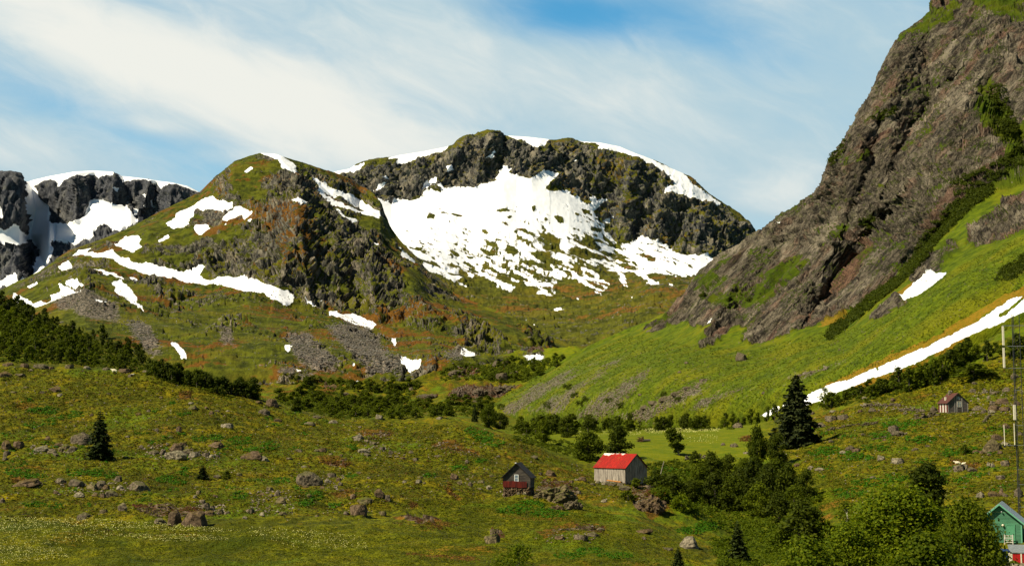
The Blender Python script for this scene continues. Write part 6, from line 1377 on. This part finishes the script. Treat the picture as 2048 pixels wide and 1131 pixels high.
def shed():
    p = S_gnd.hit(2001, 1084); px = F / p[1]; o = empty('shed', p, R(-3) - math.atan2(p[0], p[1])); tag(o, 'mint green wooden shed with a door and a white gate at the right edge', 'shed')
    w2 = 39.5 / px; H = 41 / px; RZ = 74 / px; D = 6.0; sl_ = (RZ - H) / w2
    edge = lambda z: (-w2, w2) if z < H else (-w2 + (z - H) / sl_, w2 - (z - H) / sl_)
    f = MB(); f.box(-w2 + .1, w2 - .1, .1, D - .1, -.8, .05); f.build('foundation', M['grey'], o)
    w = MB(); logs(w, 'x', 0, 0, 0, 0.0, RZ - .08, .15, edge, 1, thick=.04); w.build('wall', M['green'], o)['label'] = 'green gable wall with the door'
    w = MB(); logs(w, 'x', 0, 0, D, 0.0, RZ - .08, .15, edge, 2, thick=.04, out=-1); w.build('wall', M['green'], o)
    for s in (-1, 1):
        w = MB(); logs(w, 'y', 0, 0, s * w2, 0, H, .15, lambda z: (.06, D - .06), 5 + s, thick=.04, out=-s); w.build('wall', M['green'], o)
    e = .42
    for s in (-1, 1):
        r = MB(); roof_slab(r, -.45, D + .3, s * (w2 + e), H - sl_ * e + .16, 0, RZ + .16, .07, 0, axis='y'); r.build('roof', M['steel'], o)
        b = MB(); roof_slab(b, -.50, -.46, s * (w2 + e), H - sl_ * e + .14, 0, RZ + .14, .20, 0, axis='y'); b.build('bargeboard', M['greentrim'], o)
    for s in (-1, 1):
        c = MB(); c.box(s * w2 - .07, s * w2 + .07, -.05, -.004, 0, H - .05); c.build('corner_board', M['greentrim'], o)
    dx0, dx1 = 10.5 / px, 27.5 / px
    fr = MB(); h = 36 / px; fr.box(dx0 - .02, dx0 + .10, -.06, -.003, 0, h); fr.box(dx1 - .10, dx1 + .02, -.06, -.003, 0, h); fr.box(dx0 + .10, dx1 - .10, -.06, -.003, h - .12, h); fo = fr.build('door', M['greendoor'], o)
    fr = MB(); fr.box(dx0 + .10, dx1 - .10, -.03, -.006, 0, h - .12); fr.build('door_leaf', M['greendoor'], fo)
    fr = MB(); fr.box(dx1 - .2, dx1 - .15, -.08, -.03, .95, 1.1); fr.build('handle', M['darksteel'], fo)
    g = MB(); gx0, gx1 = 7 / px, 24 / px
    for zz in (.02, .27, .52, .78): g.box(gx0 + .1, gx1 - .1, -.53, -.50, zz + .04, zz + .15)
    g.box(gx0, gx0 + .1, -.55, -.48, -.15, 1.0); g.box(gx1 - .1, gx1, -.55, -.48, -.15, 1.0)
    go = g.build('gate', M['whiteboard']); go.location = o.location; go.rotation_euler = o.rotation_euler; tag(go, 'little white slatted gate in front of the green shed door', 'gate')
    for x, z, r_, nm in [(5.5 / px, 34 / px, .15, 'wall_lamp'), (4 / px, 60 / px, .10, 'gable_lamp')]:
        bm = bmesh.new(); bmesh.ops.create_uvsphere(bm, u_segments=16, v_segments=10, radius=r_); me = bpy.data.meshes.new(nm); bm.to_mesh(me); bm.free(); me.materials.append(M['cream' if nm == 'wall_lamp' else 'steel'])
        me.polygons.foreach_set('use_smooth', [True] * len(me.polygons)); l = link(nm, me, o); l.location = (x, -.20, z)
        k = MB(); k.box(-.02, .02, .05, .20, -.02, .02); k.build('bracket', M['steel'], l)
shed()

# ---- containers and stones at the lower right corner
def box_store(name, u0, u1, v, hpx, depth, mat, roofmat, label, slope=0.0, ribs=.2):
    p = S_gnd.hit((u0 + u1) / 2, v); px = F / p[1]; w2 = (u1 - u0) / 2 / px; H = hpx / px; o = empty(name, p, R(-16)); tag(o, label, 'shed' if 'shed' in name else 'container')
    b = MB(); boards(b, 'x', -w2, w2, 0, -.3, lambda a: H, ribs, 1, out=-1, thick=.04); b.box(-w2, w2, .0, depth, -.3, H - .02); b.build('wall', mat, o)
    r = MB(); vs = [(-w2 - .1, -.12, H + .01), (w2 + .1, -.12, H + .01), (w2 + .1, depth + .1, H + slope), (-w2 - .1, depth + .1, H + slope)]
    r.add(vs + [(x, y, z + .08) for x, y, z in vs], [(0,3,2,1),(4,5,6,7),(0,1,5,4),(1,2,6,5),(2,3,7,6),(3,0,4,7)]); r.build('roof', roofmat, o)
    return o, w2, H, px
o_, w_, H_, px_ = box_store('container', 1966, 2016, 1120, 18, 2.4, M['blue'], M['blue'], 'dark blue metal container below the green shed')
d_ = MB(); d_.box(w_ - .05, w_ + .30, -.10, -.05 + .6, -.3, H_ - .12); d_.build('end_post', M['cream'], o_)
o_, w_, H_, px_ = box_store('storage_shed', 2022, 2068, 1126, 20, 3.0, M['red'], M['steel'], 'small red boarded box shed with a grey lean-to roof at the right edge', .5)
d_ = MB(); d_.box(-w_ + 18.0 / px_, -w_ + 20.5 / px_, -.10, -.062, -.3, H_); d_.build('door_trim', M['cream'], o_)
for u, v, w, h in [(1984,1131,18,9),(1999,1130,14,7),(2014,1133,20,10),(2032,1134,20,9),(2046,1134,16,9),(1975,1136,16,9)]:
    rock(u, v, w, h, 'pale', 'whitish stone in the edging in front of the red and blue boxes', 'pale edging stones', kind='stone')

# ---- radio mast
def mast():
    Y = 180.0; x0 = (2026.5 - CX) / F * Y; x1 = (2041 - CX) / F * Y; zg = ground_z((x0 + x1) / 2, Y); zt = W(2026, 628, Y)[2]
    cx = (x0 + x1) / 2; o = empty('radio_mast', (cx, Y, zg)); tag(o, 'slim dark lattice radio mast at the right edge of the picture', 'radio mast')
    hw = (x1 - x0) / 2; H = zt - zg; zp = lambda v: float(W(2026, v, Y)[2] - zg); xp = lambda u: (u - CX) / F * Y - cx
    legs = [(-hw, 0), (hw, 0), (0, hw * 1.7)]
    for i, (x, y) in enumerate(legs):
        m = MB(); m.tube([(x, y, -.3), (x, y, H)], [.085, .05] if i == 0 else [.05, .04], 6); m.build('leg', M['darksteel'], o)
    m = MB(); z = .3; k = 0
    while z < H - .9:
        for a in range(3):
            (xa, ya), (xb, yb) = legs[a], legs[(a + 1) % 3]
            m.tube([(xa, ya, z), (xb, yb, z + .9)] if k % 2 else [(xb, yb, z), (xa, ya, z + .9)], .011, 4)
        z += .9; k += 1
    m.build('bracing', M['darksteel'], o)
    m = MB()
    for v in (938, 1013, 890, 968, 780, 850, 1045):
        m.tube([(-hw, -.03, zp(v)), (hw, -.03, zp(v))], .028, 5)
    m.build('rungs', M['steel'], o)
    for v in (651, 692, 736):
        a = MB(); a.tube([(xp(2006), -.05, zp(v)), (xp(2064), -.05, zp(v))], .035, 6); a.build('cross_arm', M['steel'], o)
    for u, va, vb, w in [(2006.5, 652, 690, .22), (2006.5, 695, 735, .22), (2062, 652, 690, .22), (2062, 695, 735, .22), (2023.8, 809, 839, .28)]:
        a = MB(); xx = xp(u); a.box(xx - w/2, xx + w/2, -.28, -.10, zp(vb), zp(va)); a.build('panel_antenna', M['cream'], o)
    a = MB(); a.tube([(xp(2002), -.12, zp(890)), (xp(2046), -.12, zp(890))], .03, 6); a.build('cross_arm', M['steel'], o)
    for u, va, vb in [(2002, 849, 890), (2022, 846, 889), (2044, 852, 889)]:
        a = MB(); xx = xp(u); a.tube([(xx, -.2, zp(vb)), (xx, -.2, zp(va))], .055, 7); a.build('rod_antenna', M['cream'], o)
        b = MB(); b.box(xx - .1, xx + .1, -.26, -.05, zp(vb) - .25, zp(vb)); b.build('bracket', M['darksteel'], o)
mast()

# ---- fallen root plate, leaning post
def root_plate():
    p = S_gnd.hit(1280, 883); m = p[1] / F; o = empty('uprooted_stump', p); tag(o, 'brown uprooted stump with its root plate on the hay meadow behind the barn', 'stump')
    k = MB(); rng = np.random.RandomState(2)
    for i in range(22):
        a = rng.uniform(-.2, 1.6); L = rng.uniform(10, 20) * m
        k.tube([(6 * m, 0, .0), (6 * m - math.cos(a) * L * .5, rng.uniform(-.5, .5), math.sin(a) * L * .55 + .1), (6 * m - math.cos(a) * L, rng.uniform(-.9, .9), math.sin(a) * L * .8)], [.22, .13, .03], 5)
    k.build('roots', simple_mat('dead_wood', (.16, .085, .035), var=.6), o)
    t = MB(); t.tube([(5 * m, 0, .4), (5 * m + 2.2, .3, .5)], [.42, .3], 8); t.build('trunk', M['bark'], o)
root_plate()
q = S_gnd.hit(1319, 952); mb = MB(); mb.tube([(0, 0, -.2), (8.5 * q[1] / F, 0, 30 * q[1] / F)], [.12, .07], 6)
t = mb.build('leaning_post', M['barnwood']); t.location = q; tag(t, 'pale dead pole leaning in the bushes right of the barn', 'pole')

# ---- sheep
def skin_mesh(name, pts, edges, mat, levels=2):
    me = bpy.data.meshes.new(name); me.from_pydata([p[:3] for p in pts], edges, []); o = bpy.data.objects.new(name, me); COL.objects.link(o)
    s = o.modifiers.new('skin', 'SKIN'); d = me.skin_vertices[0].data
    for i, p in enumerate(pts): d[i].radius = (p[3], p[4] if len(p) > 4 else p[3])
    d[0].use_root = True
    sb = o.modifiers.new('sub', 'SUBSURF'); sb.levels = levels; sb.render_levels = levels
    dg = C.evaluated_depsgraph_get(); nm = bpy.data.meshes.new_from_object(o.evaluated_get(dg)); bpy.data.objects.remove(o)
    nm.name = name; nm.materials.clear(); nm.materials.append(mat); nm.polygons.foreach_set('use_smooth', [True] * len(nm.polygons)); return nm
def sheep(u, v, rz, label, lying=False, browned=False, sc=1.0):
    p = S_gnd.hit(u, v); o = empty('sheep', p, rz, sc); tag(o, label, 'sheep')
    zb = .55 if not lying else .28
    pts = [(.40, 0, zb, .24, .27), (.12, 0, zb + .01, .28, .30), (-.20, 0, zb, .27, .29), (-.46, 0, zb, .20, .22), (.58, 0, zb + .16, .12, .13), (.70, 0, zb + .30, .085, .10), (.84, 0, zb + .25, .06, .07), (.92, 0, zb + .20, .04, .045)]
    ed = [(0, 1), (1, 2), (2, 3), (0, 4), (4, 5), (5, 6), (6, 7)]
    def leg(root, x, y):
        k = len(pts)
        if lying: pts.extend([(x, y, .16, .07), (x + .18, y * 1.2, .06, .035), (x + .05, y * 1.3, .04, .03)])
        elif x > 0: pts.extend([(x, y, .34, .065), (x + .01, y, .18, .035), (x + .02, y, .03, .032)])
        else: pts.extend([(x, y, .36, .08), (x - .07, y, .20, .035), (x - .03, y, .03, .032)])
        ed.extend([(root, k), (k, k + 1), (k + 1, k + 2)])
    for y in (-.13, .13): leg(0, .36, y); leg(3, -.44, y)
    k = len(pts); pts.append((-.64, 0, zb - .06, .05)); ed.append((3, k))
    for s in (-1, 1):
        k = len(pts); pts.append((.66, s * .13, zb + .33, .025)); ed.append((5, k))
    link('body', skin_mesh('sheep_body', pts, ed, M['wool']), o)
    if browned:
        link('face', skin_mesh('sheep_face', [(.60, 0, zb + .18, .135, .145), (.70, 0, zb + .30, .10, .115), (.78, 0, zb + .28, .08, .09)], [(0, 1), (1, 2)], M['brownwool'], 1), o)['label'] = 'brown neck and cheeks'
sheep(227, 745, R(175), 'cream sheep with a brown neck walking left on the pasture crest', browned=True, sc=1.15)
sheep(262, 751, R(20), 'cream sheep lying by the wide boulder on the pasture crest', True, sc=.9)
sheep(1915, 927, R(170), 'cream sheep resting above the grey boulders on the right slope, left one of two', True)
sheep(1926, 929, R(-70), 'pale sheep above the grey boulders on the right slope, right one of two', True, sc=.9)
# ============================================================ labels that single things out
ORD = ['first','second','third','fourth','fifth','sixth','seventh','eighth','ninth','tenth','eleventh','twelfth','thirteenth','fourteenth','fifteenth','sixteenth','seventeenth','eighteenth','nineteenth','twentieth','twenty first','twenty second','twenty third','twenty fourth','twenty fifth','twenty sixth','twenty seventh','twenty eighth','twenty ninth','thirtieth']
def pix(o): 
    q = np.array(o.location); u, v = PX(q); return float(u), float(v)
def number(group, fmt):
    L = sorted([o for o in COL.objects if o.get('group') == group and not o.parent], key=lambda o: pix(o)[0]); n = len(L)
    for i, o in enumerate(L):
        if i < 30 and i <= n / 2: o['label'] = fmt % (ORD[i] + (' from the left' if i else ' at the left end')).replace('first at', 'outermost at')
        elif n - 1 - i < 30: o['label'] = fmt % (ORD[n - 1 - i] + (' from the right' if n - 1 - i else ' at the right end')).replace('first at', 'outermost at')
number(G1, 'dark green birch, %s in the wood of the hollow')
number(G2, 'small birch, %s in the tree row behind the hay meadow')
number(G3, 'small green birch, %s in the thicket along the snow strip')
number(G5, 'dark birch, %s in the line edging the left wood')
number('birches before the foot of the snow', 'small birch, %s of those before the foot of the snow')
number('rocks on the mountainside', 'grey rock, %s on the open grass of the mountainside')
number('stones fallen round the hut', 'small yellowish stone, %s at the foot of the log hut')
number('pale edging stones', 'whitish edging stone, %s before the red and blue boxes')
number('stones far up the valley', 'grey stone, %s on the floor of the far valley')
number('stones along the left crest', 'stone or slab, %s along the crest below the left wood')
LM = [('narrow spruce', 197, 885), ('largest single boulder', 614, 958), ('pair of dark pointed boulders', 366, 1040), ('pale lichen covered boulder', 348, 912), ('log hut', 1033, 960), ('red roofed barn', 1240, 945), ('great spruce', 1594, 840), ('old farmhouse', 1905, 805),
      ('big greenish boulder', 1986, 893), ('green shed', 2001, 1040), ('square dark boulder', 714, 1018), ('two resting sheep', 1920, 925), ('round little tree', 591, 815), ('flat grey slab', 1801, 866), ('long low rock bank', 50, 965), ('orange earth bank', 760, 874), ('broad boulder ending the lower stone row', 275, 975), ('brown flat boulder', 430, 890)]
byk = {}
for o in COL.objects:
    if o.parent or not o.get('group', '').startswith(('loose stones', 'stones on the right')): continue
    u, v = pix(o); nm, lu, lv = min(LM, key=lambda t: (t[1] - u) ** 2 + 3 * (t[2] - v) ** 2)
    du, dv = u - lu, v - lv
    d = ('right of' if du > 0 else 'left of') if abs(du) > abs(dv) * 1.6 else ('above' if dv < 0 else 'below')
    byk.setdefault((nm, d), []).append((math.hypot(du, dv), o))
for (nm, d), L in byk.items():
    for i, (_, o) in enumerate(sorted(L, key=lambda t: t[0])):
        w = o.scale[0]; tone = {'grey': 'grey', 'brow': 'brown', 'pale': 'pale', 'moss': 'mossy', 'slab': 'purplish'}[o.data.materials[0].name[:4]]
        sz = 'tiny' if w < 1.0 else ('small' if w < 2.0 else 'fair sized')
        o['label'] = '%s %s stone, %s away %s the %s' % (sz, tone, 'nearest' if i == 0 else ORD[min(i, 29)] + ' nearest', d, nm)
